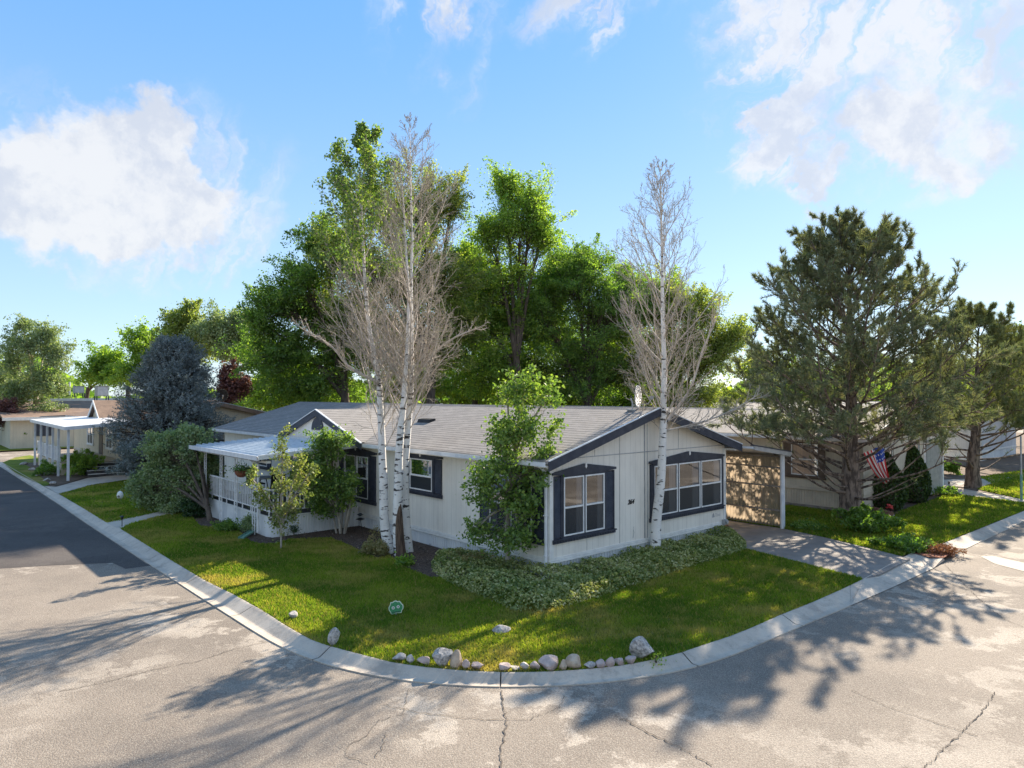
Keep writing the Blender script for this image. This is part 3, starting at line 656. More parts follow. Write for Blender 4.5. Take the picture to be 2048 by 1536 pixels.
mb = MB(); mb.tube([(-.07, .06, .02), (-.07, .06, 2.35), (-.22, .06, 2.5), (-.38, .06, 2.58)], .038, 8); mb.tube([(-.07, .06, .06), (-.30, -.06, .03)], .04, 8)
for z in (.5, 1.4, 2.2): mb.box(-.12, .02, z, -.02, .10, z + .025)
mb.build('downspout', 'metal_white', H)
mb = MB(); mb.box(7.0, -.12, .36, 7.16, -.03, .50); mb.tube([(7.08, -.13, .44), (7.08, -.17, .44)], .05, 12); mb.build('meter_box', 'metal_grey', H)
mb = MB(); mb.tube([(2.92, -.02, .52), (2.95, -.03, .66), (2.90, -.05, .72), (2.94, -.03, .80)], .006, 5); mb.build('cable', 'metal_grey', H); mb = MB(); mb.tube([(7.17, -.03, .5), (7.17, -.03, 1.2), (7.15, -.05, 1.6)], .008, 5); mb.build('cable', 'metal_grey', H)
# dormer over the porch
yc, hw, zp = 10.5, 2.9, 3.60
d0 = MB(); d0.prism([(yc - hw + .15, 2.55), (yc + hw - .15, 2.55), (yc, zp - .1)], -.40, .5, lambda p, a: (a, p[0], p[1]))
DW = d0.build('dormer', 'siding_white', H)
sl = (3.77 - 2.67) / 3.95; ub = -.35 + (zp - 2.67) / sl
dr = MB()
for s in (-1, 1):
    e = (-.46, yc + s * hw, 2.655); f = (-.46, yc, zp); bk = (ub + .15, yc, zp); v0 = (-.30, yc + s * hw, 2.66)
    dr.poly([(e[0], e[1], e[2] + .035), (f[0], f[1], f[2] + .035), (bk[0], bk[1], bk[2] + .035), (v0[0], v0[1], v0[2] + .035)])
    dr.poly([(e[0], e[1], e[2] - .03), (f[0], f[1], f[2] - .03), (bk[0], bk[1], bk[2] - .03), (v0[0], v0[1], v0[2] - .03)])
    dr.poly([(e[0], e[1], e[2] - .03), (f[0], f[1], f[2] - .03), (f[0], f[1], f[2] + .035), (e[0], e[1], e[2] + .035)])
dr.build('dormer_roof', 'shingle_grey_swap', DW)
df = MB()
for s in (-1, 1): df.prism([(yc + s * (hw + .08), 2.47), (yc + s * (hw + .08), 2.655), (yc, zp + .02), (yc, zp - .19)], -.50, -.462, lambda p, a: (a, p[0], p[1]))
df.build('dormer_fascia', 'trim_dark', DW)
df = MB()
for s in (-1, 1): df.prism([(yc + s * (hw + .08), 2.66), (yc + s * (hw + .08), 2.685), (yc, zp + .048), (yc, zp + .024)], -.52, -.455, lambda p, a: (a, p[0], p[1]))
df.build('drip_edge', 'metal_white', DW)
ar = [(yc + .0 + .42 * math.cos(a), 2.95 + .42 * math.sin(a)) for a in np.linspace(0, math.pi, 16)]
dvn = MB(); dvn.prism(ar, -.435, -.401, lambda p, a: (a, p[0], p[1])); dvn.build('vent', 'trim_dark', DW)
# number and small maker's decal
def text(body, name, loc, size, rot, mat, parent, shear=0):
    c = bpy.data.curves.new(name, 'FONT'); c.body = body; c.size = size; c.extrude = .004; c.shear = shear; c.align_x = 'CENTER'
    c.materials.append(MATS[mat]); c.offset = .004
    o = bpy.data.objects.new(name, c); COL.objects.link(o)
    me = bpy.data.meshes.new_from_object(o.evaluated_get(bpy.context.evaluated_depsgraph_get())); me.name = name; COL.objects.unlink(o); bpy.data.objects.remove(o)
    o = bpy.data.objects.new(name, me); COL.objects.link(o); o.parent = parent; o.location = loc; o.rotation_euler = rot; return o
text('264', 'house_number', (2.85, -.012, 1.38), .16, (math.pi / 2, 0, 0), 'black', H, .35)
mb = MB(); mb.prism([(6.52, .61), (6.66, .61), (6.62, .70), (6.59, .74), (6.56, .70)], .003, .008, lambda p, a: (p[0], -a, p[1]))
for z, x0, x1 in ((.70, 6.69, 6.80), (.66, 6.70, 6.96), (.625, 6.70, 6.94)): mb.box(x0, -.008, z, x1, -.003, z + .012)
mb.build('decal', 'metal_grey', H)
mb = MB(); mb.hexa([(1.66, 7.05, 3.20), (1.92, 7.05, 3.27), (1.92, 7.75, 3.27), (1.66, 7.75, 3.20), (1.70, 7.08, 3.34), (1.92, 7.08, 3.36), (1.92, 7.72, 3.36), (1.70, 7.72, 3.34)]); mb.build('roof_vent', 'black', H)
for y in (5.5, 11, 15): mb = MB(); mb.tube([(5.0, y, 3.2), (5.0, y, 3.78)], .05, 8); mb.build('vent_pipe', 'metal_grey', H)
# satellite dish
def dish(loc, r, mat, label, az, cat='satellite dish'):
    t = thing('satellite_dish', label, cat, loc, az)
    mb = MB(); mb.tube([(0, 0, 0), (0, 0, .18), (.0, .05, .30)], .022, 8); mb.box(-.12, -.12, -.02, .12, .12, .015); mb.build('mast', 'metal_grey', t)
    mb = MB(); n = 20; pr = []
    for k in range(5):
        rr = r * k / 4; pr.append([(rr * math.cos(a) * .92, -.06 + .30 * (rr ** 2) * -1 + .0 - .06, .34 + rr * math.sin(a)) for a in np.linspace(0, 2 * math.pi, n, endpoint=False)])
    for k in range(4):
        for j in range(n): q = (j + 1) % n; mb.poly([pr[k][j], pr[k][q], pr[k + 1][q], pr[k + 1][j]])
    o = mb.build('reflector', mat, t, smooth=True, recalc=False); so = o.modifiers.new('s', 'SOLIDIFY'); so.thickness = .012
    mb = MB(); mb.tube([(0, -.02, .12), (0, -.42, .16), (0, -.52, .30)], .014, 6); mb.box(-.04, -.56, .28, .04, -.47, .36); mb.build('feed_arm', 'metal_grey', t)
    return t
dish((*wor(3.42, .38)[:2], 3.73), .30, 'metal_white', 'pale satellite dish standing on the ridge of the grey shingle roof', math.radians(62))
# ---- porch
PT = thing('covered_porch', 'white covered porch with picket railing and ribbed skirting on the side of the white house', 'porch', wor(0, 0), YAW)
p0, p1, pu = 8.5, 13.8, -2.85
mb = MB(); mb.box(pu + .01, p0 + .01, .50, -.05, p1 - .01, .585); mb.build('deck', 'deck', PT)
mb = MB()
def ribs(fn, L, z0, z1, off):
    k = int(L / .085)
    for i in range(k):
        a0 = i * L / k; m_ = L / k
        for (s0, s1, o0, o1) in ((0, .55, 0, 0), (.55, .66, 0, .022), (.66, .89, .022, .022), (.89, 1, .022, 0)):
            mb.poly([fn(a0 + s0 * m_, o0, z0), fn(a0 + s1 * m_, o1, z0), fn(a0 + s1 * m_, o1, z1), fn(a0 + s0 * m_, o0, z1)])
R_ = .28
ribs(lambda a, o, z: (pu + R_ + a, p0 - .02 + o, z), -pu - R_ - .02, -.02, .58, 0); ribs(lambda a, o, z: (pu - .02 + o, p0 + R_ + a, z), p1 - p0 - R_, -.02, .58, 0); ribs(lambda a, o, z: (pu + a, p1 + .02 - o, z), -pu - .02, -.02, .58, 0)
arc = [(pu + R_ - R_ * math.cos(a) - .02 * math.cos(a), p0 + R_ - R_ * math.sin(a) - .02 * math.sin(a)) for a in np.linspace(0, math.pi / 2, 8)]
for a, b in zip(arc[:-1], arc[1:]): mb.poly([(*a, -.02), (*b, -.02), (*b, .58), (*a, .58)])
mb.build('skirting', 'skirt_beige' if False else 'skirt_white', PT, recalc=False)
mb = MB(); mb.box(pu - .04, p0 - .04, .581, -.03, p0 + .02, .61); mb.box(pu - .04, p0 + .02, .581, pu + .02, p1 + .03, .61); mb.build('skirt_cap', 'trim_white', PT)
# roof of the porch: ribbed metal pan, falling outwards
mb = MB(); r0, r1 = 8.25, 14.1; uo = -3.28; zo, zi = 2.37, 2.57
k = 16
for i in range(k):
    W_ = -.1 - uo
    for s0, s1, h0, h1 in ((0, .70, .0, .0), (.70, .78, 0, .045), (.78, .92, .045, .045), (.92, 1, .045, 0)):
        ua = uo + W_ * (i + s0) / k; ub_ = uo + W_ * (i + s1) / k; za = zo + (zi - zo) * (i + s0) / k + h0; zb = zo + (zi - zo) * (i + s1) / k + h1
        mb.poly([(ua, r0, za), (ub_, r0, zb), (ub_, r1, zb), (ua, r1, za)])
mb.build('roof', 'metal_blue', PT, recalc=False)
mb = MB(); mb.box(uo - .09, r0 - .02, zo - .10, uo - .012, r1, zo - .085); mb.box(uo - .09, r0 - .02, zo - .085, uo - .075, r1, zo + .03)
mb.hexa([(uo - .05, r0 - .045, zo - .08), (-.05, r0 - .045, zi - .08), (-.05, r0 - .005, zi - .08), (uo - .05, r0 - .005, zo - .08), (uo - .05, r0 - .045, zo + .045), (-.05, r0 - .045, zi + .045), (-.05, r0 - .005, zi + .045), (uo - .05, r0 - .005, zo + .045)])
mb.build('gutter', 'metal_white', PT)
mb = MB(); mb.box(uo - .012, r0, zo - .13, uo + .05, r1, zo - .085); mb.box(uo - .012, r0, zo - .085, uo + .0, r1, zo - .005); mb.build('roof_trim', 'trim_dark', PT)
mb = MB(); mb.box(pu - .22, r0 + .05, zo - .20, pu - .08, r1 - .05, zo - .132); mb.build('beam', 'trim_white', PT)
for (u_, v_) in ((-3.0, 9.35), (-3.0, 10.75), (-3.0, 12.05), (-3.0, 13.55)):
    mb = MB(); mb.box(u_ - .012, v_ - .10, 0, u_ + .012, v_ - .075, zo - .2); mb.box(u_ - .012, v_ + .075, 0, u_ + .012, v_ + .10, zo - .2)
    z = .05
    while z < zo - .25:
        mb.tube([(u_, v_ - .075, z), (u_, v_ + .03, z + .06), (u_, v_ + .075, z + .10), (u_, v_ - .03, z + .16), (u_, v_ - .075, z + .19)], .007, 4); z += .19
    mb.build('post', 'sash', PT)
mb = MB(); mb.box(uo - .03, 9.0, .08, uo + .05, 9.08, zo - .1) if False else mb.tube([(-3.02, 8.98, .12), (-3.02, 8.98, 2.1), (uo - .02, 8.98, 2.28)], .04, 8); mb.build('downspout', 'metal_white', PT)
rl = MB()
rl.box(pu, p0, 1.36, -.06, p0 + .045, 1.40); rl.box(pu, p0, .74, -.06, p0 + .035, .77); rl.box(pu, p0, 1.36, pu + .045, p1, 1.40); rl.box(pu, p0, .74, pu + .035, p1, .77)
x = pu + .08
k = 0
while x < -.1:
    z0 = .585 if k % 5 == 0 else .77
    rl.box(x, p0 + .008, z0, x + .035, p0 + .034, 1.36); x += .135; k += 1
y = p0 + .12; k = 0
while y < p1 - .02:
    z0 = .585 if k % 5 == 0 else .77
    rl.box(pu + .008, y, z0, pu + .034, y + .035, 1.36); y += .135; k += 1
rl.build('railing', 'sash', PT)
mb = MB(); mb.box(-.045, 10.2, .60, -.005, 11.1, 2.2); mb.build('door', 'trim_brown', PT)
mb = MB(); mb.box(-.055, 11.4, .9, -.01, 13.2, 2.15); dw = mb.build('window', 'trim_dark', PT)
for k in range(2):
    mb = MB(); mb.poly([(-.062, 11.46 + k * .87, .97), (-.062, 12.27 + k * .87, .97), (-.062, 12.27 + k * .87, 2.08), (-.062, 11.46 + k * .87, 2.08)]); mb.build('pane', 'glass', dw)
# things on / by the porch
t = thing('hanging_basket', 'brown round hanging basket of green trailing plants under the porch roof', 'plant basket', wor(-3.05, 10.15, 1.62), YAW)
mb = MB(); n = 14; rings = [(.05, 0), (.13, .03), (.19, .10), (.215, .18), (.22, .21)]
for k in range(4):
    for j in range(n):
        a, b_ = 2 * math.pi * j / n, 2 * math.pi * (j + 1) / n; (r_0, z0), (r_1, z1) = rings[k], rings[k + 1]
        mb.poly([(r_0 * math.cos(a), r_0 * math.sin(a), z0), (r_0 * math.cos(b_), r_0 * math.sin(b_), z0), (r_1 * math.cos(b_), r_1 * math.sin(b_), z1), (r_1 * math.cos(a), r_1 * math.sin(a), z1)])
mb.poly([(.215 * math.cos(2 * math.pi * j / n), .215 * math.sin(2 * math.pi * j / n), .18) for j in range(n)])
mb.build('pot', 'wicker', t)
mb = MB()
for a in (0, 2.1, 4.2): mb.tube([(.21 * math.cos(a), .21 * math.sin(a), .2), (0, 0, .58)], .004, 4)
mb.build('hanger', 'black', t)
leafmat('leaf_basket', [(.04, .12, .02), (.09, .22, .04), (.20, .35, .08)], .4)
rng = np.random.default_rng(5); C = rng.normal(size=(500, 3)) * [.15, .15, .06] + [0, 0, .26]; V, Fq = leaves(rng, C, .05); np_mesh('foliage', V, Fq, 'leaf_basket', t, rng.random(500))
mb = MB()    # green half-pipe splash extension
a_ = [(-.09, -.045), (-.09, 0), (-.075, 0), (-.075, -.03), (.075, -.03), (.075, 0), (.09, 0), (.09, -.045)]
e0, e1 = Vector((*P(516, 1064), .12)), Vector((*P(482, 1080), .04)); dd = (e1 - e0).normalized(); sd_ = Vector((-dd.y, dd.x, 0)).normalized()
mb.prism(a_, 0, (e1 - e0).length, lambda p, a: tuple(e0 + dd * a + sd_ * p[0] + Vector((0, 0, p[1] + .045))))
tag(mb.build('downspout_extension', 'metal_green'), 'green metal downspout extension lying on the ground at the porch corner', 'drain pipe')
# porch furniture (dim, behind the pickets)
t = thing('patio_table', 'small dark round table standing on the shaded porch deck', 'table', wor(-1.5, 12.3, .586), YAW)
mb = MB(); mb.tube([(0, 0, .70), (0, 0, .73)], .45, 20); mb.build('tabletop', 'metal_grey', t)
mb = MB()
for a in range(4): mb.tube([(.3 * math.cos(a * 1.57 + .4), .3 * math.sin(a * 1.57 + .4), 0), (.12 * math.cos(a * 1.57 + .4), .12 * math.sin(a * 1.57 + .4), .7)], .015, 6)
mb.build('leg', 'black', t)
def chair(loc, rz, label):
    t = thing('patio_chair', label, 'chair', loc, rz, 'chairs on the porch deck')
    mb = MB(); mb.box(-.24, -.24, .40, .24, .24, .44); mb.build('seat', 'black', t)
    mb = MB(); mb.hexa([(-.24, .22, .44), (.24, .22, .44), (.24, .25, .44), (-.24, .25, .44), (-.22, .32, .95), (.22, .32, .95), (.22, .35, .95), (-.22, .35, .95)]); mb.build('backrest', 'black', t)
    for x_ in (-.21, .21):
        for y_ in (-.21, .21): mb = MB(); mb.tube([(x_, y_, 0), (x_, y_, .4)], .014, 6); mb.build('leg', 'black', t)
chair(wor(-1.5, 11.3, .586), YAW + 3.0, 'dark patio chair on the near side of the porch table'); chair(wor(-1.4, 13.2, .586), YAW, 'dark patio chair on the far side of the porch table')
# ---- carport
CT = thing('carport', 'flat metal carport with translucent corrugated side panel beside the white house', 'carport', wor(0, 0), YAW)
c0, c1, ce = -.62, 9.5, 9.5
mb = MB(); mb.hexa([(7.57, c0 - .1, 2.56), (ce + .2, c0 - .1, 2.26), (ce + .2, c1, 2.26), (7.57, c1, 2.56), (7.57, c0 - .1, 2.62), (ce + .2, c0 - .1, 2.32), (ce + .2, c1, 2.32), (7.57, c1, 2.62)]); mb.build('roof', 'metal_white', CT)
mb = MB(); mb.hexa([(7.56, c0 - .13, 2.53), (ce + .24, c0 - .13, 2.22), (ce + .24, c0 - .101, 2.22), (7.56, c0 - .101, 2.53), (7.56, c0 - .13, 2.66), (ce + .24, c0 - .13, 2.36), (ce + .24, c0 - .101, 2.36), (7.56, c0 - .101, 2.66)])
mb.box(ce + .205, c0 - .1, 2.20, ce + .24, c1, 2.36); mb.build('fascia', 'metal_grey', CT)
mb = MB(); mb.hexa([(7.56, c0 - .14, 2.645), (ce + .25, c0 - .14, 2.345), (ce + .25, c0 - .0, 2.345), (7.56, c0 - .0, 2.645), (7.56, c0 - .14, 2.68), (ce + .25, c0 - .14, 2.38), (ce + .25, c0, 2.38), (7.56, c0, 2.68)]); mb.build('roof_trim', 'trim_dark', CT)
for yy in (c0, 2.4, 5.5, 9.2): mb = MB(); mb.box(ce - .01, yy, -.05, ce + .10, yy + .10, 2.26); mb.box(ce - .05, yy + .02, -.05, ce - .01, yy + .06, 2.26); mb.build('post', 'metal_white', CT)
mb = MB(); k = int((c1 - c0 - .1) / .11); ya = c0 + .102
for i in range(k * 4):
    y0 = ya + i * (c1 - ya) / (k * 4); y1 = ya + (i + 1) * (c1 - ya) / (k * 4); f = lambda i: ce + .06 + .03 * (0, 1, 0, -1)[i % 4]
    mb.poly([(f(i), y0, .04), (f(i + 1), y1, .04), (f(i + 1), y1, 2.24), (f(i), y0, 2.24)])
mb.build('side_panel', 'fibreglass', CT, recalc=False)
for z in (.52, 1.26, 1.84, 2.18): mb = MB(); mb.box(ce - .03, c0 + .1, z, ce + .02, c1, z + .045); mb.build('rail', 'wood_grey', CT)
# ---- neighbour across the driveway
MB2 = dict(wall='siding_beige', skirt='skirt_beige', trimw='skirt_beige', roof='roof_pale', fascia='trim_brown', gutter='metal_white', win='trim_brown')
H2 = home('mobile_home', 'beige manufactured home with brown window trim behind the big pine', 'house', (14.0, -1.2), 5.9, 18, .66, 2.62, 3.5, MB2)
window(H2, FU, (1.30, 2.86, 1.06, 2.42), (1.55, 2.55, 1.18, 2.34), 1, .5, (False, False), None, MB2, 'full', False, 'glass')
window(H2, FU, (6.0, 7.6, 1.06, 2.42), (6.25, 7.3, 1.18, 2.34), 1, .5, (False, False), None, MB2, 'full', False, 'glass')
window(H2, FV, (4.2, 5.3, 1.0, 2.3), (4.3, 5.2, 1.1, 2.2), 1, .5, (False, False), None, MB2, 'none', False)
window(H2, FV, (.9, 2.6, 1.0, 2.3), (1.0, 2.5, 1.1, 2.2), 2, .5, (False, False), None, MB2, 'full', False, 'glass')
mb = MB(); mb.box(-.03, -.04, .0, 5.9, -.03, .12); mb.box(-.05, 0, .0, -.04, 18, .12); mb.build('base_board', 'wood_grey', H2)
t = thing('carport', 'grey slatted carport screen with a pale post at the far side of the beige home', 'carport', wor(19.9, -1.3), YAW)
mb = MB()
for i in range(14): mb.box(.03 + i * .115, 0, .1, .03 + i * .115 + .075, .03, 2.3)
mb.build('slat_screen', 'metal_grey', t)
mb = MB(); mb.box(1.66, -.06, 0, 1.80, .08, 2.45); mb.build('post', 'metal_white', t)
mb = MB(); mb.box(0, .03, 1.1, 1.66, .06, 1.16); mb.box(0, .03, 2.2, 1.66, .06, 2.26); mb.build('rail', 'wood_grey', t)
mb = MB(); mb.box(-.0, -.15, 2.45, 3.2, 9, 2.53); mb.build('roof', 'roof_pale', t)
# flag
FL = thing('flag', 'red white and blue striped flag hanging at the corner of the beige home', 'flag', wor(13.9, -1.35, 2.3), YAW)
mb = MB(); mb.tube([(.15, .05, -.55), (-.2, -1.1, .35)], .014, 6); mb.build('pole', 'metal_white', FL)
mb = MB(); NX, NY = 26, 24; A_ = np.array(at(1727, 906, 23.4)); B_ = np.array(at(1768, 890, 23.4)); Lc = np.array(at(1770, 968, 23.4)); Rc = np.array(at(1779, 958, 23.4))
def fp(i, j):
    s, q_ = i / NX, j / NY; top = A_ * (1 - s) + B_ * s; bot = Lc * (1 - s) + Rc * s; p = top * (1 - q_) + bot * q_
    bow = math.sin(q_ * math.pi) * .10 * (1 - s * .6)
    return (p[0] - bow * .1, p[1] + .07 * math.sin(s * 14 + q_ * 2) * (.4 + q_), p[2] - bow)
for j in range(NY):
    for i in range(NX):
        col = (2 if (i >= 12 and j < 9) else (0 if (i // 2) % 2 == 0 else 1))
        if col == 2 and (i % 3 == 1) and (j % 3 == 1): col = 1
        mb.poly([fp(i, j), fp(i + 1, j), fp(i + 1, j + 1), fp(i, j + 1)], col)
fl = mb.build('flag_cloth', ['flag_red', 'flag_white', 'flag_blue'], None, True, recalc=False)
fl.parent = FL; fl.matrix_parent_inverse = (bpy.data.objects[FL.name].matrix_basis).inverted()
# long downspout extension + red flower in the bed
mb = MB(); e0, e1 = Vector((*P(1716, 1005), .14)), Vector((*P(1786, 1034), .05)); mb.tube([e0, e1], .05, 6)
tag(mb.build('downspout_extension', 'metal_white'), 'long white downspout extension slanting across the bed beside the pine trunk', 'drain pipe')
for i in range(11):
    pp = P(1722 + i * 6, 1016 + i * 1.9); mb = MB(); mb.box(-.08, -.05, 0, .08, .05, .14); mb.prism([(-.08, .14), (.08, .14), (.05, .19), (-.05, .19)], -.05, .05, lambda p, a: (p[0], a, p[1]))
    o = mb.build('edging_brick', 'brick_edge'); o.location = (*pp, 0); o.rotation_euler = (0, 0, -.45)
    tag(o, 'small red scalloped edging brick in the row beside the pine trunk', 'brick', 'edging bricks along the bed by the pine')
# ---- far left home with porch
MB3 = dict(wall='siding_tan', skirt='skirt_beige', trimw='skirt_beige', roof='roof_brown', fascia='roof_brown', gutter='metal_white', win='trim_white')
HA = home('mobile_home', 'tan manufactured home with brown gabled roof and white patio cover on the far left', 'house', (-1.6, 27.2), 7.6, 16.5, .5, 2.75, 3.7, MB3)
window(HA, FU, (5.6, 7.3, 1.0, 2.3), (5.8, 7.1, 1.1, 2.2), 2, .5, (False, False), None, MB3, 'none', False)
window(HA, FU, (10.5, 12.3, 1.0, 2.3), (10.7, 12.1, 1.1, 2.2), 2, .5, (False, False), None, MB3, 'full', False)
mb = MB(); mb.box(-.03, 8.2, .55, -.005, 9.1, 2.5); mb.build('door', 'trim_brown', HA)
yc = 8.2; mb = MB(); mb.prism([(yc - 1.5, 2.6), (yc + 1.5, 2.6), (yc, 3.65)], -.3, .9, lambda p, a: (a, p[0], p[1])); dm = mb.build('dormer', 'siding_tan', HA)
mb = MB()
for s in (-1, 1):
    mb.hexa([(-.5, yc + s * 1.7, 2.55), (2.6, yc + s * 1.7, 2.55), (2.6, yc, 3.72), (-.5, yc, 3.72), (-.5, yc + s * 1.7, 2.63), (2.6, yc + s * 1.7, 2.63), (2.6, yc, 3.80), (-.5, yc, 3.80)])
mb.build('dormer_roof', 'roof_brown', dm)
mb = MB()
for s in (-1, 1): mb.prism([(yc + s * 1.72, 2.45), (yc + s * 1.72, 2.64), (yc, 3.81), (yc, 3.62)], -.54, -.501, lambda p, a: (a, p[0], p[1]))
mb.build('dormer_fascia', 'trim_white', dm)
PA = thing('covered_porch', 'patio with flat white cover on slim white posts in front of the tan home', 'porch', wor(-1.6, 27.6), YAW)
mb = MB(); mb.hexa([(-3.2, 0, 2.44), (-.02, 0, 2.66), (-.02, 10.6, 2.66), (-3.2, 10.6, 2.52), (-3.2, 0, 2.60), (-.02, 0, 2.82), (-.02, 10.6, 2.82), (-3.2, 10.6, 2.68)]); mb.build('roof', 'metal_white', PA)
for yy in (.35, 2.9, 4.5, 6.2, 8.2, 10.3): mb = MB(); mb.box(-3.02, yy, 0, -2.92, yy + .10, 2.47); mb.build('post', 'metal_white', PA)
mb = MB(); mb.box(-2.8, 3.2, 0, -.05, 10.4, .62); mb.build('deck', 'siding_tan', PA)
mb = MB(); mb.box(-2.86, 3.2, 1.36, -2.81, 10.4, 1.42); mb.box(-2.86, 3.2, .70, -2.81, 10.4, .75)
for i in range(66): mb.box(-2.85, 3.25 + i * .108, .75, -2.82, 3.25 + i * .108 + .06, 1.36)
mb.build('railing', 'sash', PA)
ST = MB()
for i in range(4): ST.box(-1.9, 1.5 + i * .33, 0, -.3, 3.15, .15 * (i + 1) - .03, 0)
ST.build('steps', 'deck', PA)
mb = MB()
for i in range(4): mb.box(-1.92, 1.47 + i * .33, .15 * (i + 1) - .03, -.28, 1.50 + i * .33 + .05, .15 * (i + 1))
mb.build('step_edge', 'trim_white', PA)
mb = MB(); mb.tube([(-.25, 1.3, .9), (-.25, 3.1, 1.5)], .025, 6); mb.tube([(-.25, 1.3, .0), (-.25, 1.3, .9)], .02, 6); mb.build('handrail', 'trim_brown', PA)
dish((*wor(3.3, 30)[:2], 3.75), .36, 'black', 'black round satellite dish on the roof behind the blue spruce', math.radians(30))
# flat-roofed home over the far street
t = thing('mobile_home', 'flat dark roofed home with white roof edge across the far street', 'house', wor(-4, 54), YAW)
mb = MB(); mb.box(0, 0, 0, 18, 9, 2.2); mb.build('wall', 'siding_beige', t)
mb = MB(); mb.hexa([(-.5, -.5, 2.2), (18.5, -.5, 2.2), (18.5, 9.5, 3.4), (-.5, 9.5, 3.4), (-.5, -.5, 2.35), (18.5, -.5, 2.35), (18.5, 9.5, 3.55), (-.5, 9.5, 3.55)]); mb.build('roof', 'roof_flat', t)
mb = MB(); mb.box(-.55, 9.5, 3.4, 18.5, 9.6, 3.78); mb.box(-.56, -.56, 2.16, 18.5, -.505, 2.4); mb.build('fascia', 'trim_white', t)
mb = MB(); mb.box(1.5, -.04, .9, 2.8, -.01, 1.9); mb.build('window', 'trim_dark', t); mb = MB(); mb.box(6, -.04, .9, 7.6, -.01, 1.9); mb.build('window', 'trim_dark', t); mb = MB(); mb.box(4.2, -.04, 0, 5.1, -.01, 2.0); mb.build('door', 'trim_brown', t)
def cooler(px, py, Y, sx, sz, label):
    c = at(px, py, Y); o = thing('roof_cooler', label, 'cooler', tuple(c), YAW, 'evaporative coolers on the far roofs')
    mb = MB(); mb.box(-sx / 2, -sx / 2, .12, sx / 2, sx / 2, sz); mb.box(-sx / 2 - .03, -sx / 2 - .03, sz, sx / 2 + .03, sx / 2 + .03, sz + .05); mb.build('cabinet', 'metal_grey', o)
    mb = MB()
    for i in range(7): mb.box(-sx / 2 + .06, -sx / 2 - .02, .2 + i * (sz - .25) / 7, sx / 2 - .06, -sx / 2 - .002, .2 + i * (sz - .25) / 7 + .05)
    mb.build('louvre', 'metal_white', o)
    mb = MB()
    for a in (-1, 1):
        for b_ in (-1, 1): mb.box(a * sx / 2 - .04, b_ * sx / 2 - .04, -.25, a * sx / 2 + .04, b_ * sx / 2 + .04, .12)
    mb.build('stand', 'trim_dark', o)
cooler(203, 795, 58, .85, .9, 'larger boxy grey cooler on the far roof, nearer to the blue spruce'); cooler(157, 789, 70, .85, .8, 'smaller boxy cooler on the far roof, nearer to the white pipe')
mb = MB(); c = at(139, 790, 64); mb.tube([tuple(c), tuple(c + [0, 0, 1.2])], .09, 8); tag(mb.build('vent_pipe', 'metal_white'), 'thin white pipe standing on the far flat roof', 'pipe')
# house at far right
MB4 = dict(wall='siding_white', skirt='skirt_white', trimw='trim_white', roof='roof_pale', fascia='trim_white', gutter='metal_white', win='trim_brown')
H4 = home('mobile_home', 'pale home beyond the second pine at the far right', 'house', (27.5, 3.5), 8, 15, .5, 2.7, 3.6, MB4)
window(H4, FV, (1.2, 3.2, 1.0, 2.3), (1.3, 3.1, 1.1, 2.2), 2, .5, (False, False), None, MB4, 'none', False)
window(H4, FU, (1.2, 3.2, 1.0, 2.3), (1.3, 3.1, 1.1, 2.2), 2, .5, (False, False), None, MB4, 'none', False)
H5 = home('mobile_home', 'white walled home farthest to the right behind the green pole', 'house', (40, 2), 8, 15, .5, 2.7, 3.6, dict(MB4, wall='siding_grey'))
# street pole, far pole
t = thing('lamp_post', 'slim pole with green lower half at the right edge', 'pole', (*P(2043, 1000), 0), 0)
mb = MB(); mb.tube([(0, 0, 0), (0, 0, 1.0)], .045, 8); mb.build('base', 'metal_green', t)
mb = MB(); mb.tube([(0, 0, 1.0), (0, 0, 2.5)], .032, 8); mb.build('pole', 'metal_grey', t)
t = thing('sign_post', 'slim pale street post under the far left tree', 'post', (*P(52, 884), 0), 0)
mb = MB(); mb.tube([(0, 0, 0), (0, 0, 3.2)], .06, 6); mb.build('pole', 'wood_grey', t)
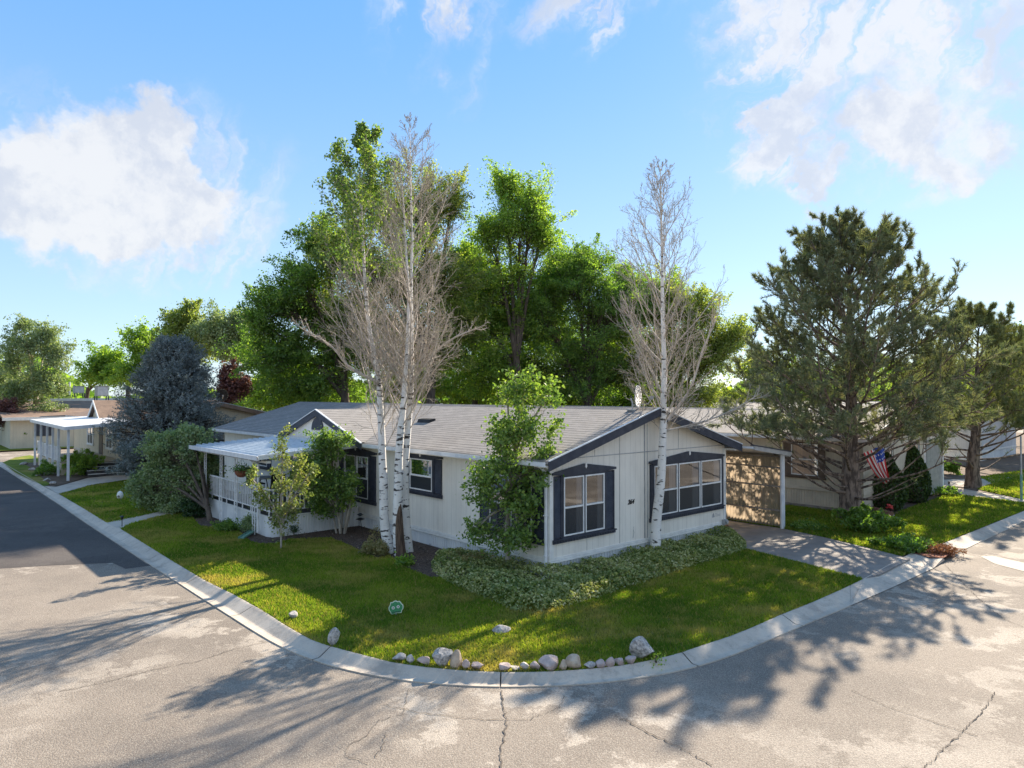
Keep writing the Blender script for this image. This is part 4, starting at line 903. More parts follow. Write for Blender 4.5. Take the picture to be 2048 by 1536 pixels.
# ---- small things on the lawn
def signboard():
    t = thing('lawn_sign', 'small green scalloped yard sign with pale rim and two round eyes', 'yard sign', (*P(792, 1231), 0), math.radians(4))
    k = .0080 * 1.0
    out = [(-17, 2), (-14, 8), (-13, 13), (-9, 13), (-5, 16), (0, 17), (4, 15), (8, 16), (11, 13), (14, 9), (17, 6), (17, -1), (14, -6), (13, -11), (7, -12), (0, -12), (-6, -15), (-11, -15), (-13, -10), (-17, -4)]
    sm = smooth_path([(a, b, 0) for a, b in out + out[:1]], 60)[:-1]
    Z = .14
    mb = MB(); mb.prism([(p[0] * k, Z + p[1] * k) for p in sm], 0, .012, lambda p, a: (p[0], a, p[1])); mb.build('board', 'sign_cream', t)
    mb = MB(); mb.prism([(p[0] * k * .88, Z + p[1] * k * .88) for p in sm], -.004, 0, lambda p, a: (p[0], a - .0005, p[1])); fc = mb.build('face', 'sign_green', t)
    for (ex, ey) in ((-6.5, .5), (5, 3)):
        mb = MB(); mb.prism([(ex * k + 3.6 * k * math.cos(a), Z + ey * k + 3.6 * k * math.sin(a)) for a in np.linspace(0, 6.28, 14)[:-1]], -.008, -.005, lambda p, a: (p[0], a, p[1])); e_ = mb.build('eye', 'flag_white', fc)
        mb = MB(); mb.prism([(ex * k + 1.5 * k * math.cos(a), Z + ey * k + 1.5 * k * math.sin(a)) for a in np.linspace(0, 6.28, 10)[:-1]], -.011, -.0085, lambda p, a: (p[0], a, p[1])); mb.build('pupil', 'black', fc)
    mb = MB(); mb.prism([(-9 * k, Z - 9 * k), (9 * k, Z - 7.2 * k), (9 * k, Z - 8.4 * k), (-9 * k, Z - 10.4 * k)], -.008, -.005, lambda p, a: (p[0], a, p[1])); mb.build('mouth', 'trim_dark', fc)
    mb = MB(); mb.box(-.015, .013, -.1, .015, .022, .2); mb.build('stake', 'metal_grey', t)
signboard()
t = thing('solar_light', 'black two-tier garden light on a thin stake against the long wall', 'garden light', (*P(727, 1076), 0), 0)
mb = MB(); mb.tube([(0, 0, 0), (-.10, .02, .55)], .008, 6); mb.build('stake', 'black', t)
for z, r in ((.55, .13), (.68, .10)): mb = MB(); mb.tube([(-.10, .02, z - .05), (-.10, .02, z - .01), (-.10, .02, z + .03)], [.03, r, .03], 12); mb.build('lamp_shade', 'plastic_black', t)
for i, (px, py, lb) in enumerate(((244, 1053, 'small black path light at the kerb end of the left path'), (358, 1025, 'small black path light by the bush along the left path'), (1898, 978, 'small dark path light by the right walkway'))):
    t = thing('path_light', lb, 'path light', (*P(px, py), 0), 0, 'black path lights')
    mb = MB(); mb.tube([(0, 0, 0), (0, 0, .22)], .012, 6); mb.build('stake', 'plastic_black', t)
    mb = MB(); mb.tube([(0, 0, .22), (0, 0, .30), (0, 0, .31), (0, 0, .34)], [.035, .035, .07, .02], 10); mb.build('lamp_head', 'plastic_black', t)
t = thing('garden_ornament', 'small round white ornament standing in the shaded left lawn', 'ornament', (*P(240, 998), 0), 0)
mb = MB(); mb.tube([(0, 0, 0), (0, 0, .08), (0, 0, .16), (0, 0, .26), (0, 0, .31)], [.08, .11, .12, .09, .03], 12); mb.build('body', 'trim_white', t, True)
mb = MB(); mb.tube([(0, -.10, .12), (0, -.13, .12)], [.05, .04], 8); mb.build('opening', 'wood_grey', t)
# rocks
def rock(px, py, wpx, hpx, mat, label, seed, tall=1.0, group='stones edging the kerb'):
    x, y = P(px, py); s = 1 / (F / math.hypot(y, 0)); wd = wpx * s; hh = hpx * s * 1.0
    rr = np.random.default_rng(seed); bm = bmesh.new(); bmesh.ops.create_icosphere(bm, subdivisions=3, radius=.5)
    pl = [(unit(rr.normal(size=3)), rr.uniform(.24, .42)) for _ in range(9)]
    for v in bm.verts:
        c = np.array(v.co)
        for n, d in pl:
            k = c @ n
            if k > d: c = c - n * (k - d) * .97
        c += rr.normal(0, .006, 3); v.co = c
    zs = [v.co.z for v in bm.verts]; z0, z1 = min(zs), max(zs); xs = max(v.co.x for v in bm.verts) - min(v.co.x for v in bm.verts)
    for v in bm.verts:
        v.co.z = (v.co.z - z0) / (z1 - z0) * hh * 1.12 - hh * .10; v.co.x *= wd / xs; v.co.y *= wd / xs * .85
        if tall > 1: k = max(0, v.co.z / hh); v.co.x *= 1 - .45 * k * (tall - 1); v.co.y *= 1 - .45 * k * (tall - 1)
    me = bpy.data.meshes.new('rock'); bm.to_mesh(me); bm.free(); me.materials.append(MATS[mat])
    me.polygons.foreach_set('use_smooth', [False for _ in me.polygons])
    o = bpy.data.objects.new('rock', me); COL.objects.link(o); o.location = (x, y + wd * .3, 0); o.rotation_euler = (0, 0, rr.uniform(-.4, .4))
    tag(o, label, 'rock', group)
def R6(x, y): return 620 + x * .3906, 1130 + y * .3906
RK = [(118, 418, 80, 88, 'rock_speckle', 'dark speckled pointed rock standing alone at the kerb on the left', 1.8),
 (455, 497, 72, 38, 'rock_grey', 'oblong pale stone that starts the stone row on its left end', 1), (512, 506, 42, 40, 'rock_grey', 'small rounded stone, second from the left end of the stone row', 1),
 (583, 515, 72, 40, 'rock_pink', 'wedge-shaped pale stone just left of the large grey boulder', 1), (675, 522, 105, 86, 'rock_speckle', 'large grey speckled boulder beside the upright brown rock', 1),
 (752, 530, 68, 88, 'rock_tan', 'upright brown rock leaning on the large grey boulder', 1.4), (803, 534, 46, 45, 'rock_pink', 'small pinkish stone just right of the upright brown rock', 1.2),
 (855, 537, 64, 32, 'rock_pink', 'flat pinkish stone ending the left group of the stone row', 1), (990, 543, 60, 32, 'rock_pink', 'pink oblong stone, first after the gap in the stone row', 1),
 (1048, 543, 56, 16, 'rock_grey', 'thin flat stone lying low in the middle of the stone row', 1), (1098, 542, 48, 38, 'rock_grey', 'small domed stone right of the thin flat stone', 1),
 (1152, 542, 56, 46, 'rock_pink', 'slanted pinkish stone left of the wide central stone', 1.2), (1230, 540, 105, 58, 'rock_pink', 'wide low pinkish stone in the centre of the stone row', 1),
 (1300, 538, 48, 46, 'rock_tan', 'small brown stone tucked left of the blocky tan rock', 1), (1354, 536, 80, 66, 'rock_tan', 'blocky tan rock taller than its neighbours in the stone row', 1),
 (1430, 532, 62, 30, 'rock_grey', 'low oblong stone right of the blocky tan rock', 1), (1486, 528, 58, 38, 'rock_pink', 'tilted pale stone, second right of the blocky tan rock', 1.2),
 (1538, 522, 52, 45, 'rock_pink', 'rounded pinkish stone, third right of the blocky tan rock', 1), (1590, 514, 54, 34, 'rock_pink', 'flat-topped stone, second left of the big right boulder', 1),
 (1643, 507, 64, 36, 'rock_pink', 'pinkish stone touching the foot of the big right boulder', 1), (1709, 494, 122, 112, 'rock_speckle', 'big pale grey boulder closing the right end of the stone row', 1)]
for i, (x_, y_, w_, h_, m_, lb, tl) in enumerate(RK):
    px, py = R6(x_, y_); rock(px, py, w_ * .3906, h_ * .3906, m_, lb, i + 20, tl)
rock(1002, 1268, 38, 13, 'rock_grey', 'flat grey stone lying in the middle of the corner lawn', 61, 1, None)
rock(583, 1239, 21, 14, 'rock_grey', 'small white stone at the lawn edge above the left kerb', 62, 1, None)
for i in range(5):
    px, py = [(45, 930), (62, 941), (75, 952), (92, 962), (104, 969)][i]; rock(px, py, 15, 6, 'rock_grey', 'long pale edging stone curving round the far left bed', 70 + i, 1, 'pale edging stones of the far left bed')
#--PART3--
# ------------------------------------------------------------------ VEGETATION
leafmat('leaf_green', [(0.054, 0.128, 0.024), (0.114, 0.218, 0.035), (0.192, 0.314, 0.049), (0.324, 0.422, 0.068)], .58)
leafmat('leaf_bright', [(0.078, 0.173, 0.024), (0.174, 0.301, 0.041), (0.300, 0.435, 0.057), (0.480, 0.550, 0.081)], .58)
leafmat('leaf_olive', [(0.084, 0.141, 0.035), (0.174, 0.243, 0.054), (0.300, 0.346, 0.074), (0.456, 0.448, 0.108)], .58)
leafmat('leaf_dark', [(0.015, 0.047, 0.015), (0.032, 0.079, 0.022), (0.064, 0.128, 0.035)], .3)
leafmat('leaf_grey', [(0.113, 0.179, 0.085), (0.189, 0.264, 0.122), (0.302, 0.377, 0.189), (0.452, 0.510, 0.264)], .4)
leafmat('leaf_plum', [(0.072, 0.029, 0.035), (0.144, 0.056, 0.056), (0.271, 0.128, 0.120)], .35)
leafmat('leaf_aspen', [(0.056, 0.113, 0.026), (0.113, 0.208, 0.042), (0.226, 0.339, 0.066), (0.415, 0.510, 0.113)], .45)
leafmat('leaf_sap', [(.11, .17, .045), (.19, .25, .065), (.32, .35, .12), (.28, .21, .11)], .42)
leafmat('leaf_cover', [(.095, .155, .035), (.24, .29, .085), (.46, .47, .20), (.64, .60, .38)], .35)
leafmat('leaf_dry', [(0.191, 0.144, 0.064), (0.319, 0.255, 0.112), (0.191, 0.223, 0.079), (0.447, 0.319, 0.160)], .3)
leafmat('needle_pine', [(.085, .125, .060), (.155, .195, .095), (.25, .26, .14), (.40, .36, .21)], .25)
leafmat('needle_pine_olive', [(0.108, 0.135, 0.047), (0.203, 0.230, 0.081), (0.351, 0.338, 0.149)], .2)
leafmat('needle_blue', [(.10, .13, .135), (.20, .235, .24), (.38, .42, .42)], .12)
leafmat('needle_arb', [(.02, .045, .010), (.04, .08, .015), (.10, .15, .02)], .25)

def tree(name, label, base, blobs, sprays, lsize, lmat, bmat='bark_brown', seed=0, trunk_r=.22, spray=(.45, 1.0), per=34, up=.25, upb=.5, group=None, split=None, cat='tree', spread=.17, trunk_top=None, limbs=True):
    """blobs: (px, py, rx_px, ry_px, Y) ellipsoids of the crown, back-projected to real depth Y"""
    rng = np.random.default_rng(seed); bx, by = base
    t = thing(name, label, cat, (bx, by, 0), 0, group); B0 = np.array([bx, by, 0.])
    cs = []; rs_ = []
    for (px, py, rx, ry, Y) in blobs:
        c = at(px, py, Y); k = Y / F; cs.append(c); rs_.append([rx * k, rx * k * .85, ry * k])
    cs = np.array(cs); rs_ = np.array(rs_); area = (rs_[:, 0] * rs_[:, 2]) ** .9; cnt = np.maximum(6, (sprays * area / area.sum()).astype(int))
    top = cs[np.argmax(cs[:, 2])]; th = trunk_top or max(.5, (cs[:, 2] - rs_[:, 2]).min() + .3 * (cs[:, 2].max() - cs[:, 2].min()))
    tp = smooth_path([[bx, by, -.1], [bx + (top[0] - bx) * .08, by + (top[1] - by) * .08, th * .5], [bx + (top[0] - bx) * .2, by + (top[1] - by) * .2, th]], 10)
    parts = [tubes(tp[None], np.linspace(trunk_r, trunk_r * .7, 10)[None], 9)]; tips = []; dirs = []; lens = []
    for c, r, n in zip(cs, rs_, cnt):
        a = tp[rng.integers(6, 10)]; mid = (a + c) / 2 + [0, 0, .1 * np.linalg.norm(c - a)]
        lp = smooth_path([a, mid, c], 10)
        if limbs: parts.append(tubes(lp[None], np.linspace(trunk_r * .55, .02, 10)[None], 6))
        n = int(n); nb = max(5, int(n / 11)); ub = unit(rng.normal(size=(nb, 3)) * [1, 1, .85] + [0, 0, .22]); rb = rng.uniform(.72, 1.55, nb)
        w1 = rng.integers(0, nb, n); tt_ = rng.uniform(.35, 1, n) ** .75; vol = rng.random(n) < .30
        e = c + ub[w1] * r * (rb[w1] * tt_)[:, None] + rng.normal(size=(n, 3)) * r * (.13 * (1.25 - tt_))[:, None]
        u_ = unit(rng.normal(size=(n, 3))); ev = c + u_ * r * (rng.random(n) ** .45 * .88)[:, None]; e[vol] = ev[vol]; uu = np.where(vol[:, None], u_, ub[w1])
        ln = rng.uniform(*spray, n) * np.where(vol, 1, 1.15 - .45 * tt_)
        d = unit(uu + np.array([0, 0, up]) + rng.normal(0, .42, (n, 3)))
        s0 = e - d * ln[:, None]; i = rng.integers(5, 10, n); st = lp[i]
        Pt = np.stack([st, (st + s0) / 2 + rng.normal(0, .1, (n, 3)) - [0, 0, .05], s0, e], 1)
        if limbs: kp = rng.random(n) < .5; parts.append(tubes(Pt[kp], np.tile(np.array([.013, .010, .006, .002]) * (trunk_r / .2), (kp.sum(), 1)), 3))
        tips.append(s0); dirs.append(d); lens.append(ln)
    V, Fq = join([p for p in parts]); V = V - B0; np_mesh('trunk', V, Fq, bmat, t, smooth=True)
    S0 = np.concatenate(tips); Dr = np.concatenate(dirs); Ln = np.concatenate(lens); n = len(S0)
    f = rng.uniform(-.25, 1.0, (n, per)); w_ = spread * (1.15 - .7 * np.clip(f, 0, 1)) * (Ln[:, None] / np.mean(Ln))
    C = S0[:, None] + Dr[:, None] * (Ln[:, None] * f)[..., None] + rng.normal(size=(n, per, 3)) * w_[..., None] * [1, 1, .75]
    tone = np.clip(np.repeat(rng.beta(2, 2.4, n), per) * .75 + rng.random(n * per) * .3, 0, 1)
    C = C.reshape(-1, 3) - B0; V, Fq = leaves(rng, C, lsize, upb); np_mesh('crown', V, Fq, lmat, t, rnd=tone)
    return t

# far background first ------------------------------------------------
FB = [
 ('big dark green broadleaf tree whose boughs reach out over the left end of the roof', (-9.2, 39.5), [(540, 600, 55, 42, 38), (520, 650, 38, 40, 38), (600, 550, 55, 42, 38), (560, 700, 75, 60, 39), (640, 620, 90, 80, 40), (640, 480, 50, 60, 39), (690, 700, 90, 90, 40), (610, 770, 90, 45, 40)], 1250, .17, 'leaf_green', 'broadleaf_tree'),
 ('tall olive green tree right behind the leaning white birch trunks', (-4.6, 38.5), [(760, 415, 78, 80, 38), (850, 430, 75, 90, 38), (690, 500, 85, 90, 38), (800, 560, 110, 100, 39), (905, 400, 42, 65, 38), (720, 640, 90, 80, 39), (880, 560, 80, 90, 38), (830, 700, 110, 90, 40), (920, 650, 70, 80, 39)], 1500, .16, 'leaf_olive', 'broadleaf_tree'),
 ('tallest fresh green tree with feathery boughs pointing up to the right of the birches', (.4, 41), [(1010, 380, 45, 60, 40), (1070, 400, 45, 55, 40), (1040, 450, 75, 60, 40), (980, 470, 55, 60, 40), (1000, 560, 85, 80, 41), (1085, 470, 40, 50, 40), (960, 640, 80, 90, 42), (1040, 640, 80, 80, 42), (970, 740, 90, 70, 42)], 1300, .16, 'leaf_bright', 'broadleaf_tree'),
 ('broad rounded dark green tree standing behind the middle of the roof', (4.5, 42), [(1150, 560, 85, 75, 42), (1080, 640, 90, 85, 42), (1200, 620, 90, 90, 42), (1140, 730, 110, 90, 43), (1250, 600, 50, 60, 42), (1050, 730, 80, 80, 43), (1230, 740, 100, 80, 43), (1180, 520, 55, 40, 42)], 1500, .15, 'leaf_green', 'broadleaf_tree'),
 ('broad green tree filling the gap between the lone birch and the big pine', (10.5, 43), [(1320, 620, 70, 65, 43), (1390, 620, 60, 60, 43), (1300, 720, 90, 80, 43), (1400, 720, 80, 80, 43), (1450, 680, 60, 70, 43), (1370, 790, 90, 40, 43)], 1100, .16, 'leaf_olive', 'broadleaf_tree'),
]
for i, (lb, b_, bl, sp, ls, lm, nm_) in enumerate(FB): tree(nm_, lb, b_, [(q_[0], q_[1], q_[2] * 1.2, q_[3] * 1.08, q_[4]) for q_ in bl], int(sp * 1.75), ls * .78, lm, seed=100 + i, spray=(.7, 1.6), per=46, trunk_r=.3, spread=.16, group='broadleaf trees behind the white house')
tree('broadleaf_tree', 'yellow green low tree glowing in the sun left of the roof ridge', (-15, 50), [(540, 720, 60, 50, 48), (520, 770, 50, 40, 48), (600, 740, 70, 60, 48), (580, 800, 80, 30, 48), (680, 780, 80, 50, 48)], 800, .19, 'leaf_bright', seed=110, spray=(.6, 1.3), per=34, spread=.2)
tree('broadleaf_tree', 'low bright green tree showing just above the roof ridge near the middle', (-4, 47), [(860, 760, 70, 50, 46), (940, 790, 70, 40, 46), (790, 770, 60, 50, 46)], 500, .19, 'leaf_bright', seed=111, spray=(.6, 1.3), per=34, spread=.2)
tree('broadleaf_tree', 'low dark tree crowding the roof ridge right of the middle', (6, 46), [(1060, 790, 80, 40, 45), (1180, 795, 90, 38, 45), (1300, 800, 80, 35, 45)], 500, .17, 'leaf_green', seed=112, spray=(.6, 1.3), per=34, spread=.2)
tree('broadleaf_tree', 'yellow green tree filling the dip between the olive tree and the feathery one', (-2.3, 44), [(930, 520, 45, 55, 43), (945, 580, 55, 60, 43), (1130, 530, 50, 45, 43), (1110, 580, 50, 50, 43)], 900, .14, 'leaf_bright', seed=113, spray=(.6, 1.4), per=38, spread=.19)
tree('broadleaf_tree', 'sunlit green tree behind the lone birch, lower than the rounded dark one', (7.5, 45), [(1250, 570, 55, 55, 44), (1290, 600, 60, 60, 44), (1230, 650, 60, 60, 44), (1340, 580, 40, 40, 44)], 900, .14, 'leaf_bright', seed=114, spray=(.6, 1.4), per=38, spread=.19)
tree('broadleaf_tree', 'deeper green tree seen through the gaps left of the feathery one', (-3, 53), [(900, 600, 70, 60, 52), (960, 660, 70, 60, 52), (880, 700, 80, 60, 52), (1000, 720, 70, 50, 52)], 900, .17, 'leaf_green', seed=115, spray=(.7, 1.6), per=34, spread=.2)
tree('broadleaf_tree', 'deeper green tree seen through the gaps right of the feathery one', (5, 54), [(1100, 580, 55, 60, 53), (1110, 680, 80, 60, 53), (1220, 690, 80, 60, 53), (1330, 700, 80, 60, 53)], 900, .17, 'leaf_green', seed=116, spray=(.7, 1.6), per=34, spread=.2)
# left backdrop
LB = [('yellow green tree above the far flat roof, nearest the open sky', (-50, 82), [(215, 715, 45, 35, 80), (190, 745, 45, 30, 80), (240, 750, 50, 35, 80)], 420, .26, 'leaf_bright'),
 ('bright green tree with a yellow patch beyond the coolers', (-44, 80), [(285, 690, 50, 45, 78), (270, 740, 60, 40, 78), (320, 720, 50, 50, 78)], 500, .26, 'leaf_bright'),
 ('tall bright green tree rising behind the blue spruce', (-36, 78), [(365, 650, 45, 45, 76), (340, 690, 50, 50, 76), (400, 690, 55, 55, 76), (380, 625, 22, 30, 76)], 600, .25, 'leaf_olive'),
 ('pale green feathery tree between the spruce and the dark boughs', (-30, 76), [(430, 660, 40, 50, 74), (460, 690, 45, 50, 74), (480, 640, 45, 35, 74), (500, 700, 40, 50, 74)], 600, .25, 'leaf_grey')]
for i, (lb, b_, bl, sp, ls, lm) in enumerate(LB): tree('broadleaf_tree', lb, b_, bl, int(sp * 1.3), ls, lm, seed=130 + i, spray=(.9, 2), per=30, trunk_r=.3, spread=.3, group='trees beyond the far street')
tree('plum_tree', 'dark red plum tree between the blue spruce and the green boughs', (-19, 46), [(455, 750, 28, 38, 45), (475, 775, 30, 35, 45), (448, 790, 22, 25, 45)], 320, .15, 'leaf_plum', seed=140, spray=(.4, .9), per=34)
tree('poplar_tree', 'tall light green tree with pale trunks at the far left edge', (-40.5, 60), [(60, 690, 45, 50, 58), (110, 710, 40, 45, 58), (20, 720, 40, 50, 58), (80, 760, 55, 45, 58), (30, 790, 50, 45, 58), (115, 770, 32, 40, 58), (95, 665, 25, 30, 58), (45, 650, 22, 25, 58), (85, 820, 40, 25, 58)], 1100, .17, 'leaf_grey', 'bark_pale', seed=150, spray=(.6, 1.4), per=28, trunk_r=.22, spread=.22)
tree('poplar_tree', 'pale green tree cut by the left edge of the picture', (-47, 60), [(-30, 730, 50, 60, 60), (-20, 800, 60, 50, 60), (10, 760, 35, 50, 60)], 450, .17, 'leaf_grey', 'bark_pale', seed=151, spray=(.6, 1.4), per=28, trunk_r=.22, spread=.22)
tree('plum_tree', 'pinkish plum tree low at the left edge beyond the cross street', (-42.5, 57), [(12, 812, 32, 25, 56), (30, 835, 28, 22, 56), (2, 840, 25, 20, 56)], 300, .14, 'leaf_plum', seed=152, spray=(.4, .9), per=26)
tree('plum_tree', 'reddish plum tree behind the second pine at the right edge', (34, 46), [(2030, 740, 40, 40, 46), (2010, 790, 40, 35, 46), (2060, 780, 40, 50, 46)], 450, .16, 'leaf_plum', seed=153, spray=(.5, 1.1), per=30)
tree('broadleaf_tree', 'grey green tree high at the right edge behind the plum tree', (42, 55), [(2040, 690, 40, 35, 54), (2080, 700, 50, 50, 54), (2020, 725, 30, 25, 54), (2060, 760, 60, 50, 54)], 500, .2, 'leaf_grey', seed=154, spray=(.6, 1.3), per=30)
for i, (px, Y, r) in enumerate([(1500, 60, 60), (1600, 66, 70), (1720, 70, 70), (1830, 66, 60), (1930, 62, 60)]):
    c = at(px, 780, Y); tree('broadleaf_tree', ['hazy green tree glimpsed through the left of the big pine', 'green tree glimpsed just left of the big pine trunk', 'green tree glimpsed just right of the big pine trunk', 'green tree glimpsed between the two pines', 'green tree glimpsed behind the second pine'][i], (c[0], Y), [(px, 745, r, 42, Y), (px + 25, 790, r, 35, Y), (px - 35, 790, r, 35, Y)], 330, .24, ['leaf_olive', 'leaf_green', 'leaf_grey', 'leaf_bright', 'leaf_olive'][i], seed=160 + i, spray=(.7, 1.5), per=26, spread=.26, group='trees glimpsed behind the pines')
tree('broadleaf_tree', 'full green tree crowding behind the second pine at the right edge', (27, 41), [(1890, 770, 55, 50, 40), (1960, 790, 60, 50, 40), (2035, 810, 50, 45, 40), (1990, 740, 45, 40, 40)], 900, .13, 'leaf_olive', seed=170, spray=(.5, 1.2), per=36, spread=.16)
rng = np.random.default_rng(9); n = 26000
aa = rng.uniform(-1.1, 1.1, n); R0 = rng.uniform(115, 150, n); hh = 6.5 + 2.5 * np.sin(aa * 17) + 1.5 * np.sin(aa * 41 + 1); zz = rng.random(n) ** .7 * hh
V, Fq = leaves(rng, np.stack([R0 * np.sin(aa), R0 * np.cos(aa), zz], 1), 1.5, .5)
tag(np_mesh('treeline', V, Fq, 'leaf_green', rnd=np.clip(rng.normal(.6, .2, n), 0, 1)), 'distant line of trees along the horizon', 'trees', kind='stuff')

# ---- blue spruce
def spruce(base, px_top, h, r, seed, label):
    rng = np.random.default_rng(seed); t = thing('blue_spruce', label, 'tree', (*base, 0)); n = 4300
    z = rng.random(n) ** 1.15; ang = rng.uniform(0, 6.283, n)
    lob = 1 + .22 * np.sin(ang * 3 + z * 7) + .18 * np.sin(ang * 5 - z * 16 + 1) + .16 * np.sin(z * 33 + ang * 4)
    prof = np.interp(z, [0, .08, .3, .55, .8, .93, 1], [.50, .88, 1.0, .78, .52, .34, .12]) * r * lob
    rad = prof * rng.uniform(.45, 1, n) ** .45; C = np.stack([rad * np.cos(ang), rad * np.sin(ang), .15 + z * (h - .2)], 1)
    d = unit(np.stack([np.cos(ang), np.sin(ang), .15 + z * .9], 1) + rng.normal(0, .28, (n, 3))); ln = rng.uniform(.28, .55, n); per = 34
    f = rng.uniform(-.3, 1, (n, per)); P_ = C[:, None] + d[:, None] * (ln[:, None] * f)[..., None] + rng.normal(size=(n, per, 3)) * (.055 * (1.1 - f * .7))[..., None]
    al = np.repeat(d, per, 0) + rng.normal(0, .8, (n * per, 3)); V, Fq = leaves(rng, P_.reshape(-1, 3), .11, .2, .26, al)
    tone = np.clip(np.repeat(rng.beta(2, 2, n), per) * .6 + rng.random(n * per) * .4, 0, 1); np_mesh('crown', V, Fq, 'needle_blue', t, rnd=tone)
    Pt = np.stack([np.stack([C[:, 0] * .05, C[:, 1] * .05, C[:, 2] - .4], 1), C * [.5, .5, 1] - [0, 0, .15], C], 1)
    V, Fq = join([tubes(np.array([[[0, 0, -.1], [0, 0, h * .5], [0, 0, h * .96]]]), np.array([[.2, .12, .02]]), 8), tubes(Pt, np.tile([.02, .012, .005], (n, 1)), 3)]); np_mesh('trunk', V, Fq, 'bark_brown', t)
spruce(tuple(at(345, 900, 33.5)[:2]), 670, 6.7, 2.30, 3, 'blue grey spruce with lumpy crown between the white house and the tan home')

# ---- pines
def pine(label, base, h, z0, prof, seed, n1, mat='needle_pine', tr=.33, lean=(0, 0), tuft=.13, fork=False):
    rng = np.random.default_rng(seed); t = thing('pine_tree', label, 'tree', (*base, 0))
    tp = smooth_path([[0, 0, -.2], [.02, 0, h * .15], [lean[0] * .5 + .04, lean[1] * .5, h * .5], [lean[0], lean[1], h]], 26); rr = np.interp(np.linspace(0, 1, 26), [0, .05, .12, .5, 1], [tr * 1.35, tr * 1.05, tr * .95, tr * .5, .02])
    tn = tubes(tp[None], rr[None], 18); V0 = tn[0]; V0 = V0 * (1 + 0 * V0) ; a = np.arctan2(V0[:, 1], V0[:, 0]); V0[:, :2] += (np.stack([np.cos(a), np.sin(a)], 1) * (.022 * np.sin(a * 9 + V0[:, 2] * 3) + .02 * np.sin(a * 5 - V0[:, 2] * 7))[:, None])
    np_mesh('trunk', V0, tn[1], 'bark_pine', t, smooth=True)
    zf = z0 + (1 - z0) * (np.arange(n1) / n1) ** .86; tt = zf; p, _ = sample(tp[None], tt[None]); p = p[0]
    az = np.arange(n1) * 2.399 + rng.normal(0, .3, n1); L = np.interp((zf - z0) / (1 - z0), *prof) * rng.uniform(.75, 1.12, n1)
    elv = np.interp((zf - z0) / (1 - z0), [0, .12, .25, .6, .85, 1], [.10, .10, .18, .36, .55, 1.05]) + rng.normal(0, .08, n1)
    d = np.stack([np.cos(az) * np.cos(elv), np.sin(az) * np.cos(elv), np.sin(elv)], 1)
    B1 = grow(rng, p, d, L, 9, .055, .07); B2, L2 = children(rng, B1, L, 14, .22, .42, .75, 5, .12, .12, .5); kz = B2[:, -1, 2] > 3.0; B2, L2 = B2[kz], L2[kz]; B3, L3 = children(rng, B2, L2, 5, .2, .55, .7, 3, .14, .14)
    r1 = (.010 + .0105 * L)[:, None] * np.linspace(1, .25, 9)[None]
    parts = [tubes(B1, r1, 6), tubes(B2, np.tile(np.linspace(.016, .006, 5), (len(B2), 1)), 3), tubes(B3, np.tile([.008, .006, .004], (len(B3), 1)), 3)]
    V, Fq = join(parts); np_mesh('branches', V, Fq, 'bark_pine', t)
    tips = [B3[:, -1], B3[:, 1], (B3[:, 1] + B3[:, 2]) / 2, B2[:, -1], B2[:, -2], B2[:, -3], B1[:, -1], B1[:, -2]]; td = [unit(B3[:, -1] - B3[:, -2]), unit(B3[:, 1] - B3[:, 0]), unit(B3[:, 2] - B3[:, 1]), unit(B2[:, -1] - B2[:, -2]), unit(B2[:, -2] - B2[:, -3]), unit(B2[:, -3] - B2[:, -4]), unit(B1[:, -1] - B1[:, -2]), unit(B1[:, -2] - B1[:, -3])]
    T_ = np.concatenate(tips); Dd = np.concatenate(td)
    kq = rng.random(len(T_)) < np.interp(T_[:, 2], [h * .5, h * .8], [1.0, .92]); T_, Dd = T_[kq], Dd[kq]
    # keep tufts away from the bare interior
    n = len(T_); k = 15; cone = unit(Dd[:, None] * .75 + rng.normal(size=(n, k, 3)) * .62 + [0, 0, .18]); ln = tuft * 1.15 * rng.uniform(.75, 1.25, (n, k, 1))
    st = T_[:, None] - Dd[:, None] * rng.uniform(0, .13, (n, k, 1)); e = st + cone * ln; b = unit(np.cross(cone, rng.normal(size=(n, k, 3)))) * .0105
    V = np.stack([st - b, st + b, e], 2).reshape(-1, 3); tone = np.clip(np.repeat(rng.beta(2, 2.2, n), k) * .75 + rng.random(n * k) * .25, 0, 1)
    np_mesh('crown', V, np.arange(n * k * 3).reshape(-1, 3), mat, t, rnd=tone)
    return t
pb = at(1700, 900, 23.4)
pine('big dark pine with thick scaly trunk and low spreading boughs beside the driveway', (pb[0], 23.4), 8.25, .215, ([0, .12, .35, .6, .82, 1], [3.2, 4.3, 4.6, 4.1, 3.3, 1.7]), 5, 88, tr=.41)
pb2 = at(1945, 900, 31.5)
pine('smaller olive green pine with a low forked trunk farther right', (pb2[0], 31.5), 7.0, .26, ([0, .2, .5, .8, 1], [3.6, 4.0, 3.6, 2.5, 1.3]), 6, 52, 'needle_pine_olive', .34, (.3, 0), .15)
pb3 = at(2120, 900, 33)

